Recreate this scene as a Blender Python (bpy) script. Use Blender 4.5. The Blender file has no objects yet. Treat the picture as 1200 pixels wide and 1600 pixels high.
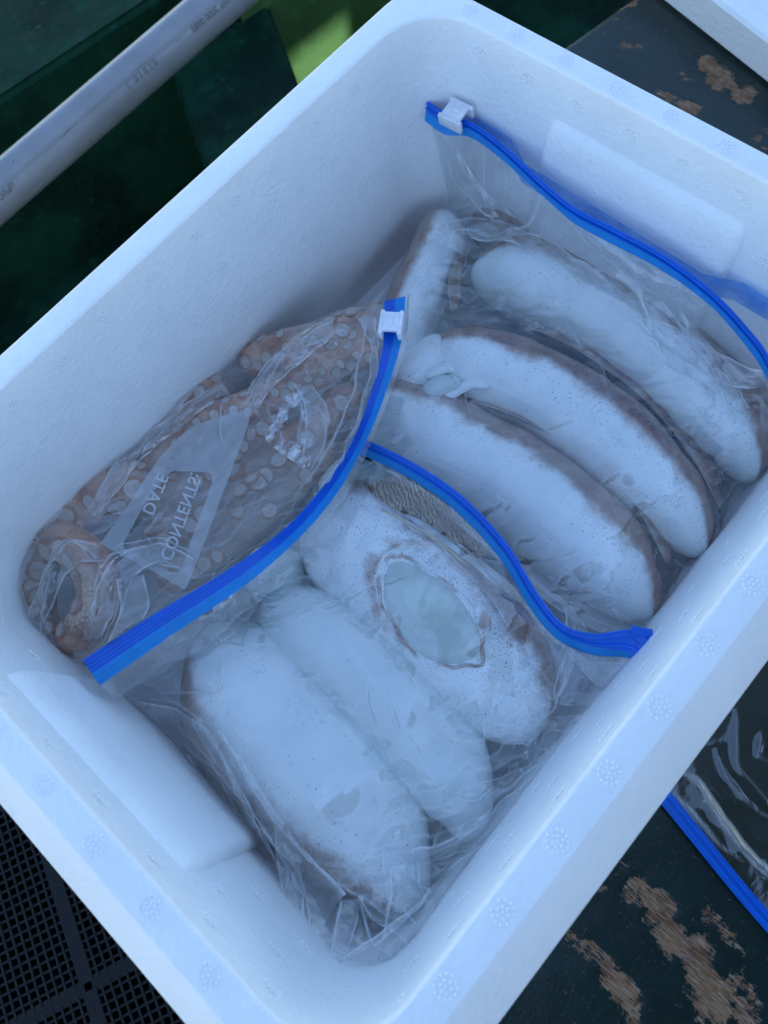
import bpy, bmesh, math, random
import numpy as np
from mathutils import Vector, Matrix
from mathutils.bvhtree import BVHTree
random.seed(7); RNG = np.random.default_rng(7)
sc = bpy.context.scene
COL = sc.collection
# ------------------------------------------------------------------ camera
H = 0.215                                    # rim height of the foam box above the board
ROT = np.array([[0.66077948, -0.74446314, -0.09563006],
                [-0.72606611, -0.60169340, -0.33285591],
                [0.19025898, 0.28937810, -0.93811611]])      # rows: camera right, down, forward
CAM = np.array([0.13421016, 0.05176576, 0.35408631 + H])
FPX = 1200.0                                 # focal length in pixels of the 1200 x 1600 picture
cd = bpy.data.cameras.new('camera'); cam = bpy.data.objects.new('camera', cd); COL.objects.link(cam)
M = Matrix.Identity(4)
for i in range(3):
    M[i][0] = ROT[0][i]; M[i][1] = -ROT[1][i]; M[i][2] = -ROT[2][i]; M[i][3] = CAM[i]
cam.matrix_world = M
cd.sensor_fit = 'VERTICAL'; cd.sensor_height = 36; cd.sensor_width = 27
cd.lens = FPX / 1600 * 36
cd.clip_start = 0.01; cd.clip_end = 200
cd.dof.use_dof = True; cd.dof.focus_distance = 0.50; cd.dof.aperture_fstop = 9.5
sc.camera = cam
# ------------------------------------------------------------------ world, sun, exposure
SUN_EL = math.radians(52)
w = bpy.data.worlds.new("World"); sc.world = w; w.use_nodes = True
nt = w.node_tree; bg = nt.nodes['Background']
sky = nt.nodes.new('ShaderNodeTexSky'); sky.sky_type = 'NISHITA'; sky.sun_disc = False
sky.sun_elevation = SUN_EL; sky.sun_rotation = math.pi; sky.ozone_density = 3.6; sky.dust_density = 0.2; sky.air_density = 1.3
nt.links.new(sky.outputs[0], bg.inputs[0]); bg.inputs[1].default_value = 0.15
sd = bpy.data.lights.new('sun', 'SUN'); sd.energy = 5.0; sd.angle = math.radians(0.5); sd.color = (1, .95, .86)
sun = bpy.data.objects.new('sun', sd); COL.objects.link(sun)
SUNDIR = Vector((0, -math.cos(SUN_EL), math.sin(SUN_EL)))    # towards the sun
sun.rotation_euler = SUNDIR.to_track_quat('Z', 'Y').to_euler()
vs = sc.view_settings
vs.view_transform = 'Standard'; vs.look = 'None'; vs.gamma = 1; vs.use_curve_mapping = False
vs.exposure = 1.36
cy = sc.cycles
cy.transparent_max_bounces = 40; cy.max_bounces = 10; cy.diffuse_bounces = 5; cy.glossy_bounces = 4; cy.transmission_bounces = 6
cy.caustics_reflective = False; cy.caustics_refractive = False

# ------------------------------------------------------------------ helpers
def U(px, py, z):
    """point of the height z (world) that stands under a picture position"""
    d = ROT.T @ np.array([(px - 600) / FPX, (py - 800) / FPX, 1.0])
    return CAM + d * ((z - CAM[2]) / d[2])
def UV3(px, py, z): return Vector(U(px, py, z))
def ray(px, py):
    d = ROT.T @ np.array([(px - 600) / FPX, (py - 800) / FPX, 1.0]); return Vector(CAM), Vector(d).normalized()

def link(name, me, mat=None, parent=None):
    o = bpy.data.objects.new(name, me); COL.objects.link(o)
    if mat is not None:
        for m in (mat if isinstance(mat, (list, tuple)) else [mat]): me.materials.append(m)
    if parent is not None: o.parent = parent
    return o
def tag(o, label=None, cat=None, group=None, kind=None):
    if label: o['label'] = label
    if cat: o['category'] = cat
    if group: o['group'] = group
    if kind: o['kind'] = kind
    return o
def mesh(name, vs, fs, smooth=True):
    me = bpy.data.meshes.new(name); me.from_pydata([tuple(map(float, v)) for v in vs], [], fs); me.update()
    if smooth: me.polygons.foreach_set('use_smooth', [True] * len(me.polygons))
    return me
def bm_mesh(name, bm, smooth=True):
    me = bpy.data.meshes.new(name); bm.to_mesh(me); bm.free()
    if smooth: me.polygons.foreach_set('use_smooth', [True] * len(me.polygons))
    return me
def empty(name, loc):
    o = bpy.data.objects.new(name, None); COL.objects.link(o); o.location = loc; o.empty_display_size = .02; return o
def child(name, me, mat, parent):
    """a part whose mesh is in world coordinates, under a thing that may stand elsewhere"""
    o = link(name, me, mat, parent)
    o.matrix_parent_inverse = Matrix.Translation(parent.location).inverted() if parent.type == 'EMPTY' else Matrix.Identity(4)
    return o
def attr(me, name, vals):
    a = me.attributes.new(name, 'FLOAT', 'POINT'); a.data.foreach_set('value', np.asarray(vals, dtype=np.float32))

def catmull(P, n):
    """n points evenly along a smooth curve through P (arrays of any width)"""
    P = np.asarray(P, float)
    if len(P) == 2:
        t = np.linspace(0, 1, n)[:, None]; return P[0] * (1 - t) + P[1] * t
    Q = np.vstack([2 * P[0] - P[1], P, 2 * P[-1] - P[-2]])
    out = []
    for i in range(1, len(Q) - 2):
        t = np.linspace(0, 1, 24, endpoint=False)[:, None]
        a, b, c, d = Q[i - 1], Q[i], Q[i + 1], Q[i + 2]
        out.append(.5 * ((2 * b) + (-a + c) * t + (2 * a - 5 * b + 4 * c - d) * t ** 2 + (-a + 3 * b - 3 * c + d) * t ** 3))
    out.append(P[-1][None]); D = np.vstack(out)
    s = np.r_[0, np.cumsum(np.linalg.norm(np.diff(D[:, :min(3, D.shape[1])], axis=0), axis=1))]
    u = np.linspace(0, s[-1], n)
    return np.stack([np.interp(u, s, D[:, k]) for k in range(D.shape[1])], 1)
def path(pts, z=None, n=40):
    """picture positions (x, y[, height]) -> smooth world curve"""
    return catmull([U(p[0], p[1], p[2] if len(p) > 2 else z) for p in pts], n)

_perm = RNG.permutation(256); _perm = np.r_[_perm, _perm, _perm]; _g = RNG.uniform(-1, 1, 256)
def vnoise(x, y, z=0.0):
    x, y = np.asarray(x, float), np.asarray(y, float); z = np.zeros_like(x) + z
    xi, yi, zi = np.floor(x).astype(int), np.floor(y).astype(int), np.floor(z).astype(int)
    xf, yf, zf = x - xi, y - yi, z - zi
    s = lambda t: t * t * t * (t * (6 * t - 15) + 10)
    u, v, w_ = s(xf), s(yf), s(zf)
    def h(a, b, c): return _g[_perm[_perm[_perm[a & 255] + (b & 255)] + (c & 255)] & 255]
    def lerp(a, b, t): return a + t * (b - a)
    return lerp(lerp(lerp(h(xi, yi, zi), h(xi + 1, yi, zi), u), lerp(h(xi, yi + 1, zi), h(xi + 1, yi + 1, zi), u), v),
                lerp(lerp(h(xi, yi, zi + 1), h(xi + 1, yi, zi + 1), u), lerp(h(xi, yi + 1, zi + 1), h(xi + 1, yi + 1, zi + 1), u), v), w_)
def fbm(x, y, z=0.0, o=4):
    r = 0; a = 1
    for k in range(o): r = r + a * vnoise(x * 2 ** k + 17 * k, y * 2 ** k - 9 * k, z); a *= .5
    return r
def smooth01(a, b, x): t = np.clip((x - a) / (b - a), 0, 1); return t * t * (3 - 2 * t)

# ------------------------------------------------------------------ materials
class NT:
    def __init__(self, name):
        self.m = bpy.data.materials.new(name); self.m.use_nodes = True
        self.t = self.m.node_tree; self.t.nodes.clear()
        self.out = self.n('ShaderNodeOutputMaterial')
    def n(self, typ, **kw):
        nd = self.t.nodes.new(typ)
        for k, v in kw.items():
            if hasattr(nd, k): setattr(nd, k, v)
        return nd
    def l(self, a, b): self.t.links.new(a, b)
    def coord(self, scale=(1, 1, 1), kind='Object', rot=(0, 0, 0)):
        tc = self.n('ShaderNodeTexCoord'); mp = self.n('ShaderNodeMapping'); mp.inputs['Scale'].default_value = scale; mp.inputs['Rotation'].default_value = rot
        self.l(tc.outputs[kind], mp.inputs[0]); return mp.outputs[0]
    def noise(self, vec, scale, detail=4, rough=.55, dist=0):
        nd = self.n('ShaderNodeTexNoise'); nd.inputs['Scale'].default_value = scale; nd.inputs['Detail'].default_value = detail
        nd.inputs['Roughness'].default_value = rough; nd.inputs['Distortion'].default_value = dist
        if vec is not None: self.l(vec, nd.inputs['Vector'])
        return nd.outputs['Fac']
    def voro(self, vec, scale, feature='F1', out='Distance', rnd=1.0):
        nd = self.n('ShaderNodeTexVoronoi'); nd.feature = feature; nd.inputs['Scale'].default_value = scale; nd.inputs['Randomness'].default_value = rnd
        self.l(vec, nd.inputs['Vector']); return nd.outputs[out]
    def math(self, op, a, b=0.0, c=0.0, clamp=False):
        nd = self.n('ShaderNodeMath'); nd.operation = op; nd.use_clamp = clamp
        for i, v in enumerate((a, b, c)):
            if isinstance(v, (int, float)): nd.inputs[i].default_value = v
            else: self.l(v, nd.inputs[i])
        return nd.outputs[0]
    def ramp(self, v, a, b, lo=0.0, hi=1.0):
        nd = self.n('ShaderNodeMapRange'); nd.interpolation_type = 'SMOOTHSTEP'
        self.l(v, nd.inputs[0]); nd.inputs[1].default_value = a; nd.inputs[2].default_value = b; nd.inputs[3].default_value = lo; nd.inputs[4].default_value = hi
        return nd.outputs[0]
    def mix(self, f, a, b, blend='MIX'):
        nd = self.n('ShaderNodeMix'); nd.data_type = 'RGBA'; nd.blend_type = blend
        for s, v in ((nd.inputs[0], f), (nd.inputs[6], a), (nd.inputs[7], b)):
            if isinstance(v, (int, float)): s.default_value = v
            elif isinstance(v, tuple): s.default_value = (*v, 1)
            else: self.l(v, s)
        return nd.outputs[2]
    def attr(self, name):
        nd = self.n('ShaderNodeAttribute'); nd.attribute_name = name; return nd.outputs['Fac']
    def bump(self, h, strength=.3, dist=.001, normal=None):
        nd = self.n('ShaderNodeBump'); nd.inputs['Strength'].default_value = strength; nd.inputs['Distance'].default_value = dist
        self.l(h, nd.inputs['Height'])
        if normal is not None: self.l(normal, nd.inputs['Normal'])
        return nd.outputs[0]
    def pbr(self, col, rough=.5, normal=None, spec=.5, sss=0, sssr=(.004, .003, .002), coat=0, alpha=None, trans=0):
        p = self.n('ShaderNodeBsdfPrincipled')
        for nme, v in (('Base Color', col), ('Roughness', rough), ('Specular IOR Level', spec), ('Coat Weight', coat), ('Alpha', alpha), ('Transmission Weight', trans)):
            if v is None: continue
            if isinstance(v, tuple): p.inputs[nme].default_value = (*v, 1)
            elif isinstance(v, (int, float)): p.inputs[nme].default_value = v
            else: self.l(v, p.inputs[nme])
        if coat: p.inputs['Coat Roughness'].default_value = .12
        if sss: p.inputs['Subsurface Weight'].default_value = sss; p.inputs['Subsurface Radius'].default_value = sssr; p.inputs['Subsurface Scale'].default_value = 1.0
        if normal is not None: self.l(normal, p.inputs['Normal'])
        return p.outputs[0]
    def done(self, sh): self.l(sh, self.out.inputs[0]); return self.m
    def shmix(self, f, a, b):
        nd = self.n('ShaderNodeMixShader')
        if isinstance(f, (int, float)): nd.inputs[0].default_value = f
        else: self.l(f, nd.inputs[0])
        self.l(a, nd.inputs[1]); self.l(b, nd.inputs[2]); return nd.outputs[0]

def mat_foam(name='foam', tint=(.88, .88, .88)):
    n = NT(name); v = n.coord()
    cells = n.voro(v, 330, 'SMOOTH_F1')
    big = n.noise(v, 26, 3); fine = n.noise(v, 900, 2)
    h = n.math('ADD', n.math('MULTIPLY', cells, .9), n.math('MULTIPLY', fine, .25))
    smudge = n.ramp(n.noise(v, 38, 5, .6), .66, .78)
    c = n.mix(n.ramp(big, .3, .7), tint, tuple(x * .955 for x in tint))
    c = n.mix(n.math('MULTIPLY', n.ramp(n.voro(v, 330, 'DISTANCE_TO_EDGE'), .06, .0), .05), c, (.6, .6, .62))
    c = n.mix(n.math('MULTIPLY', smudge, .22), c, (.50, .48, .50))
    speck = n.math('MULTIPLY', n.ramp(n.voro(v, 55), .035, .02), n.ramp(n.noise(v, 30), .58, .66))
    c = n.mix(n.math('MULTIPLY', speck, .6), c, (.22, .2, .18))
    nm = n.bump(h, .55, .0009)
    nm = n.bump(n.noise(v, 60, 2), .12, .002, nm)
    return n.done(n.pbr(c, .55, nm, .35))
def mat_plain(name, col, rough=.5, spec=.5, bump=0, scale=200):
    n = NT(name); v = n.coord(); nz = n.noise(v, scale, 3)
    c = n.mix(n.ramp(nz, .3, .7), tuple(x * .9 for x in col), col)
    return n.done(n.pbr(c, rough, n.bump(nz, bump, .001) if bump else None, spec))
def mat_green(name='green_paint', col=(.018, .085, .036), dirt=(.008, .035, .02)):
    n = NT(name); v = n.coord()
    a = n.noise(v, 9, 6, .6); b = n.noise(v, 55, 4, .6); s = n.ramp(n.noise(v, 75, 3), .68, .73)
    c = n.mix(n.ramp(a, .35, .68), dirt, col)
    c = n.mix(n.math('MULTIPLY', n.ramp(b, .52, .72), .5), c, tuple(min(1, q * 1.5) for q in col))
    c = n.mix(n.math('MULTIPLY', s, .3), c, tuple(min(1, q * 3) for q in col))
    return n.done(n.pbr(c, n.ramp(b, .3, .7, .55, .75), n.bump(n.noise(v, 40, 5), .35, .003), .08))
def mat_film(name, haze=.036, tint=(.975, .98, .985), rough=.07, fine=.8):
    """thin clear plastic film: sees through, mirrors, faintly milky, with crease glints painted white"""
    n = NT(name); v = n.coord()
    bn = n.bump(n.noise(v, 95, 3, .6, .4), .28 * fine, .0012)
    bn = n.bump(n.noise(v, 22, 2, .5, .6), .35 * fine, .004, bn)
    tr = n.n('ShaderNodeBsdfTransparent'); tr.inputs[0].default_value = (*tint, 1)
    gl = n.n('ShaderNodeBsdfGlossy'); gl.inputs['Roughness'].default_value = rough; gl.inputs[0].default_value = (1, 1, 1, 1); n.l(bn, gl.inputs['Normal'])
    lb = n.n('ShaderNodeLayerWeight'); lb.inputs[0].default_value = .5; n.l(bn, lb.inputs['Normal'])
    f = n.math('ADD', n.math('MULTIPLY', n.math('POWER', lb.outputs['Facing'], 4.0), .85), .085, clamp=True)
    df = n.n('ShaderNodeBsdfDiffuse'); df.inputs[0].default_value = (.86, .88, .9, 1)
    tl = n.n('ShaderNodeBsdfTranslucent'); tl.inputs[0].default_value = (.86, .88, .9, 1)
    milk = n.shmix(.5, df.outputs[0], tl.outputs[0])
    lw = n.n('ShaderNodeLayerWeight'); lw.inputs[0].default_value = .5
    edge = n.math('POWER', lw.outputs['Facing'], 3.0)
    hz = n.math('ADD', n.math('MULTIPLY', edge, .5), n.math('MULTIPLY', n.ramp(n.noise(v, 18, 4, .6, .5), .42, .75, haze * .5, haze * 2.4), n.ramp(n.attr('slack'), 0, 1, .06, 1.0)), clamp=True)
    hz = n.math('ADD', hz, n.math('MULTIPLY', n.attr('crease'), .72), clamp=True)  # white glints of the folds painted as milk along the creases
    sv = n.coord((1, 1, 1)); ln = n.math('ABSOLUTE', n.math('SUBTRACT', n.noise(sv, 26, 3, .5, 1.2), .5))
    ln = n.math('MULTIPLY', n.ramp(ln, .010, .002), n.math('MULTIPLY', n.ramp(n.noise(v, 12, 2), .50, .62), n.ramp(n.attr('slack'), 0, 1, .25, 1.0)))
    hz = n.math('ADD', hz, n.math('MULTIPLY', ln, .30), clamp=True)
    base = n.shmix(hz, tr.outputs[0], milk)
    return n.done(n.shmix(f, base, gl.outputs[0]))
def mat_blue(name, col=(.0, .045, .42), clear=.0, tcol=(.35, .6, .95)):
    n = NT(name); v = n.coord()
    nz = n.noise(v, 120, 3)
    c = n.mix(nz, tuple(x * .8 for x in col), tuple(min(1, x * 1.15) for x in col))
    p = n.pbr(c, .28, n.bump(nz, .15, .001), .5)
    if clear:
        tr = n.n('ShaderNodeBsdfTransparent'); tr.inputs[0].default_value = (*tcol, 1)
        tl = n.n('ShaderNodeBsdfTranslucent'); tl.inputs[0].default_value = (*col, 1)
        p = n.shmix(.3, p, tl.outputs[0])
        f = n.ramp(n.noise(v, 45, 3), .35, .7, clear * .75, clear)
        p = n.shmix(f, p, tr.outputs[0])
    return n.done(p)
def mat_flesh(name, base=(.88, .89, .87), brown=(.22, .078, .042), olive=(.28, .235, .14)):
    """skin: attributes band (dark back), speck (density of the brown dots), cool (grey green blush)"""
    n = NT(name); v = n.coord()
    mott = n.noise(v, 42, 5, .6)
    c = n.mix(n.ramp(mott, .35, .7), base, (.78, .83, .83))
    c = n.mix(n.math('MULTIPLY', n.attr('cool'), 1.0, clamp=True), c, (.47, .58, .54))
    edge = n.math('ADD', n.attr('band'), n.math('MULTIPLY', n.math('SUBTRACT', n.noise(v, 120, 5, .7), .5), .7))
    bandm = n.ramp(edge, .15, .82)
    back = n.mix(n.ramp(n.noise(v, 75, 4, .6), .38, .66), brown, (.36, .205, .15))
    back = n.mix(n.math('MULTIPLY', n.ramp(n.noise(v, 30, 2), .5, .7), .5), back, olive)
    c = n.mix(n.math('MULTIPLY', bandm, .92), c, back)
    # chromatophores
    d1 = n.n('ShaderNodeTexVoronoi'); d1.inputs['Scale'].default_value = 640; n.l(v, d1.inputs['Vector'])
    sep = n.n('ShaderNodeSeparateColor'); n.l(d1.outputs['Color'], sep.inputs[0])
    dens = n.math('ADD', n.attr('speck'), n.math('MULTIPLY', n.math('SUBTRACT', n.noise(v, 34, 4, .6), .52), 1.5))
    on = n.math('LESS_THAN', sep.outputs[0], dens)
    dot = n.math('MULTIPLY', n.ramp(d1.outputs['Distance'], .34, .16), on)
    d2 = n.n('ShaderNodeTexVoronoi'); d2.inputs['Scale'].default_value = 240; n.l(v, d2.inputs['Vector'])
    sep2 = n.n('ShaderNodeSeparateColor'); n.l(d2.outputs['Color'], sep2.inputs[0])
    on2 = n.math('LESS_THAN', sep2.outputs[1], n.math('MULTIPLY', dens, .55))
    dot = n.math('MAXIMUM', dot, n.math('MULTIPLY', n.ramp(d2.outputs['Distance'], .2, .1), on2))
    c = n.mix(n.math('MULTIPLY', dot, .66), c, (.17, .062, .04))
    h = n.math('ADD', n.noise(v, 120, 4), n.math('MULTIPLY', mott, 1.5))
    return n.done(n.pbr(c, .24, n.bump(h, .05, .0016), .5, sss=.2, sssr=(.006, .004, .003), coat=.5))
def mat_octo(name='octopus_skin'):
    n = NT(name); v = n.coord()
    a = n.noise(v, 60, 5, .6); b = n.voro(v, 420, 'F1')
    c = n.mix(n.ramp(a, .32, .66), (.27, .085, .042), (.64, .36, .245))
    c = n.mix(n.math('MULTIPLY', n.ramp(b, .5, .1), .30), c, (.52, .42, .33))
    c = n.mix(n.math('MULTIPLY', n.ramp(n.noise(v, 24, 3), .5, .68), .55), c, (.42, .36, .33))
    c = n.mix(n.attr('pale'), c, (.26, .235, .22))
    net = n.voro(v, 300, 'DISTANCE_TO_EDGE')
    gran = n.math('MULTIPLY', n.attr('grain'), n.ramp(net, .02, .22))
    c = n.mix(gran, c, (.58, .49, .36))
    h = n.math('ADD', n.noise(v, 200, 4), n.math('MULTIPLY', n.math('MULTIPLY', n.attr('grain'), net), 2.5))
    return n.done(n.pbr(c, .33, n.bump(h, .4, .0015), .45, sss=.08, coat=.3))

FOAM = mat_foam()
FILM = mat_film('clear_film'); FILM_HAZY = mat_film('hazy_film', .11); FILM_DARK = mat_film('outer_film', .03, fine=.35); FILM_C = mat_film('creased_film', .05, fine=1.3)
BLUE = mat_blue('blue_zip', (.0, .12, .62)); BLUE_THIN = mat_blue('blue_zip_flange', (.03, .40, .86), .25)
BLUE_PALE = mat_blue('blue_zip_lip', (.08, .36, .85), .90, (.80, .90, 1.0))
WHITE_PL = mat_plain('white_plastic', (.82, .82, .86), .3, .5)
FLESH = mat_flesh('flesh')
FLESH_BROWN = mat_flesh('flesh_back', (.38, .26, .20), (.17, .062, .036))
OCTO = mat_octo()
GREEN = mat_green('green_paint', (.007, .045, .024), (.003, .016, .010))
GREEN_SUNLIT = mat_green('sunlit_green_paint', (.055, .125, .045), (.04, .10, .035))  # lighter copy of the green: the sun patch's brightness put into the colour

# ------------------------------------------------------------------ the foam box
def rrect(x0, x1, y0, y1, r, k=9):
    P = []
    for cx, cy, a0 in ((x1 - r, y1 - r, 0), (x0 + r, y1 - r, 90), (x0 + r, y0 + r, 180), (x1 - r, y0 + r, 270)):
        for i in range(k + 1):
            a = math.radians(a0 + 90 * i / k); P.append((cx + r * math.cos(a), cy + r * math.sin(a)))
    return P
BL, BW = 0.5, 0.3887
FLOOR = 0.018
def loft(levels, k=9, close_top=True, close_bottom=True, wob=0.0):
    vs, fs = [], []
    n = 4 * (k + 1)
    for (x0, x1, y0, y1, r, z) in levels:
        for (x, y) in rrect(x0, x1, y0, y1, r, k): vs.append((x, y, z))
    for j in range(len(levels) - 1):
        for i in range(n):
            a, b = j * n + i, j * n + (i + 1) % n
            fs.append((a, b, b + n, a + n))
    if close_bottom: fs.append(tuple(reversed(range(n))))
    if close_top: fs.append(tuple((len(levels) - 1) * n + i for i in range(n)))
    return vs, fs
def lv(off, r, z, t=0.0):      # outline moved in by off
    return (off, BL - off, off, BW - off, r, z)
ob = .0192                      # the lower wall stands proud of the rim
levels = [lv(.012 - ob + .004, .03, .0), lv(.012 - ob, .034, .004), lv(-ob, .036, H - .021), lv(-ob + .0010, .0355, H - .0185), lv(-.0006, .0275, H - .0012), lv(.0002, .027, H - .0003), lv(.0012, .0265, H),
          lv(.0144, .0425, H), lv(.0154, .042, H - .0006), lv(.0160, .0415, H - .0016), lv(.01604, .0415, H - .0024)]
for z in np.linspace(H - .02, FLOOR + .02, 7): levels.append(lv(.0160 + .065 * (H - z), .040, z))
levels += [lv(.029, .036, FLOOR + .009), lv(.034, .032, FLOOR + .002), lv(.042, .026, FLOOR)]
vs_, fs_ = loft(levels)
box = tag(link('foam_box', mesh('foam_box', vs_, fs_), FOAM), 'open white polystyrene box holding the bagged squid and octopus', 'foam box')
bm = bmesh.new(); bm.from_mesh(box.data); bmesh.ops.recalc_face_normals(bm, faces=bm.faces); bm.to_mesh(box.data); bm.free()
box.data.set_sharp_from_angle(angle=math.radians(24))
def wall_in(z): return .0160 + .065 * (H - z)       # how far in the inner face stands at height z
# bosses inside the two short ends (the hollows of the outside grips)
def boss(name, sx):
    bm = bmesh.new(); y0, y1 = .121, .268; top, prot = H - .032, .017
    prof = []                                          # (inset from the plan outline, height, protrusion)
    lv_ = []
    zs = [(top, -.004, .004), (top - .0012, .0010, .003), (top - .006, .0032, .0016), (top - .012, .0050, .0006), (top - .019, .0058, 0), (FLOOR - .002, .0088, 0)]
    rings = []
    for (z, p, ins) in zs:
        ring = []
        ya, yb = y0 + ins, y1 - ins; r = min(.013, max(.002, p + .006) * .6)
        xw = wall_in(z)
        pts = [(-.006, ya)]
        for i in range(7):
            a = math.radians(-90 + 90 * i / 6); pts.append((p - r + r * math.cos(a), ya + r + r * math.sin(a)))
        for i in range(7):
            a = math.radians(90 * i / 6); pts.append((p - r + r * math.cos(a), yb - r + r * math.sin(a)))
        pts.append((-.006, yb))
        for (dx, y) in pts:
            x = xw + dx
            ring.append(bm.verts.new((x if sx < 0 else BL - x, y, z)))
        rings.append(ring)
    for a, b in zip(rings, rings[1:]):
        for i in range(len(a) - 1): bm.faces.new((a[i], a[i + 1], b[i + 1], b[i]))
    bm.faces.new(rings[0])
    bmesh.ops.recalc_face_normals(bm, faces=bm.faces)
    return link('grip_boss', bm_mesh('grip_boss', bm), FOAM, box)
boss('grip_boss', -1); boss('grip_boss', 1)
# vent rosettes: nineteen small bumps
def rosette_mesh():
    bm = bmesh.new(); sp = .0023
    pts = [(0, 0)] + [(sp * math.cos(math.radians(60 * i)), sp * math.sin(math.radians(60 * i))) for i in range(6)]
    pts += [(2 * sp * math.cos(math.radians(30 * i + 15)), 2 * sp * math.sin(math.radians(30 * i + 15))) for i in range(12)]
    for x, y in pts:
        r, h = .00085, .00058
        base = [bm.verts.new((x + r * math.cos(a), y + r * math.sin(a), -.0002)) for a in np.linspace(0, 2 * math.pi, 7)[:-1]]
        mid = [bm.verts.new((x + r * .7 * math.cos(a), y + r * .7 * math.sin(a), h * .75)) for a in np.linspace(0, 2 * math.pi, 7)[:-1]]
        top = bm.verts.new((x, y, h))
        for i in range(6):
            j = (i + 1) % 6
            bm.faces.new((base[i], base[j], mid[j], mid[i])); bm.faces.new((mid[i], mid[j], top))
    return bm_mesh('vent_rosette', bm)
RM = rosette_mesh(); RM.materials.append(FOAM)
def put_rosette(pos, normal):
    o = bpy.data.objects.new('vent_rosette', RM); COL.objects.link(o); o.parent = box
    q = Vector(normal).to_track_quat('Z', 'Y'); o.matrix_local = Matrix.Translation(pos) @ q.to_matrix().to_4x4() @ Matrix.Rotation(random.uniform(0, 6), 4, 'Z')
nt_ = math.atan(.065)
for i in range(13):
    x = .035 + i * .0361
    put_rosette((x, .0078, H), (0, 0, 1))
for i in range(9):
    y = .045 + i * .0372
    put_rosette((.0078, y, H), (0, 0, 1)); put_rosette((BL - .0078, y, H), (0, 0, 1))
for j in range(3):
    z = H - .018 - j * .034
    wi = wall_in(z)
    for i in range(12):
        x = .05 + i * .0361 + (.008 if j % 2 else 0)
        put_rosette((x, wi, z), (0, 1, -.065)); put_rosette((x, BW - wi, z), (0, -1, -.065))
    for i in range(8):
        y = .06 + i * .038 + (.01 if j % 2 else 0)
        inb = .11 < y < .28 and j > 0
        if inb and not (.14 < y < .25): continue
        d = wi + (.0061 if inb else 0)
        put_rosette((d, y, z - (.014 if inb else 0)), (1, 0, -.04)); put_rosette((BL - d, y, z - (.014 if inb else 0)), (-1, 0, -.04))

# ------------------------------------------------------------------ swept bodies
def sweep(P, ra, rb, nseg=36, box_=1.0):
    """tube along P with half widths ra (sideways) and rb (up); returns verts, faces, theta, t"""
    P = np.asarray(P, float); n = len(P)
    T = np.gradient(P, axis=0); T /= np.linalg.norm(T, axis=1)[:, None]
    S = np.cross(T, [0, 0, 1.0]); S /= np.maximum(np.linalg.norm(S, axis=1), 1e-9)[:, None]
    N = np.cross(S, T)
    th = np.linspace(0, 2 * math.pi, nseg, endpoint=False)
    c, s = np.cos(th), np.sin(th)
    if box_ != 1: c, s = np.sign(c) * np.abs(c) ** box_, np.sign(s) * np.abs(s) ** box_
    V = P[:, None] + S[:, None] * (ra[:, None] * c[None])[..., None] + N[:, None] * (rb[:, None] * s[None])[..., None]
    V = V.reshape(-1, 3)
    fs = []
    for j in range(n - 1):
        for i in range(nseg):
            a, b = j * nseg + i, j * nseg + (i + 1) % nseg
            fs.append((a, a + nseg, b + nseg, b))
    V = np.vstack([V, P[0], P[-1]]); e0, e1 = len(V) - 2, len(V) - 1
    for i in range(nseg):
        fs.append((e0, i, (i + 1) % nseg)); fs.append((e1, (n - 1) * nseg + (i + 1) % nseg, (n - 1) * nseg + i))
    TH = np.r_[np.tile(th, n), 0, 0]; TT = np.r_[np.repeat(np.linspace(0, 1, n), nseg), 0, 1]
    return V, fs, TH, TT
def spindle(t, front=.35, tip=.55, fl=.16, tl=.45):
    """radius profile: quick rounding at the front, long rounded taper to the tip"""
    a = np.sqrt(np.clip(1 - (1 - np.clip(t / fl, 0, 1)) ** 2, 0, 1))
    b = np.sqrt(np.clip(1 - np.clip((t - (1 - tl)) / tl, 0, 1) ** 2.4, 0, 1))
    return np.maximum(a * b, .02)

CONT = {'upper': [], 'lower': [], 'octopus': []}     # geometry under each bag's film

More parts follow.
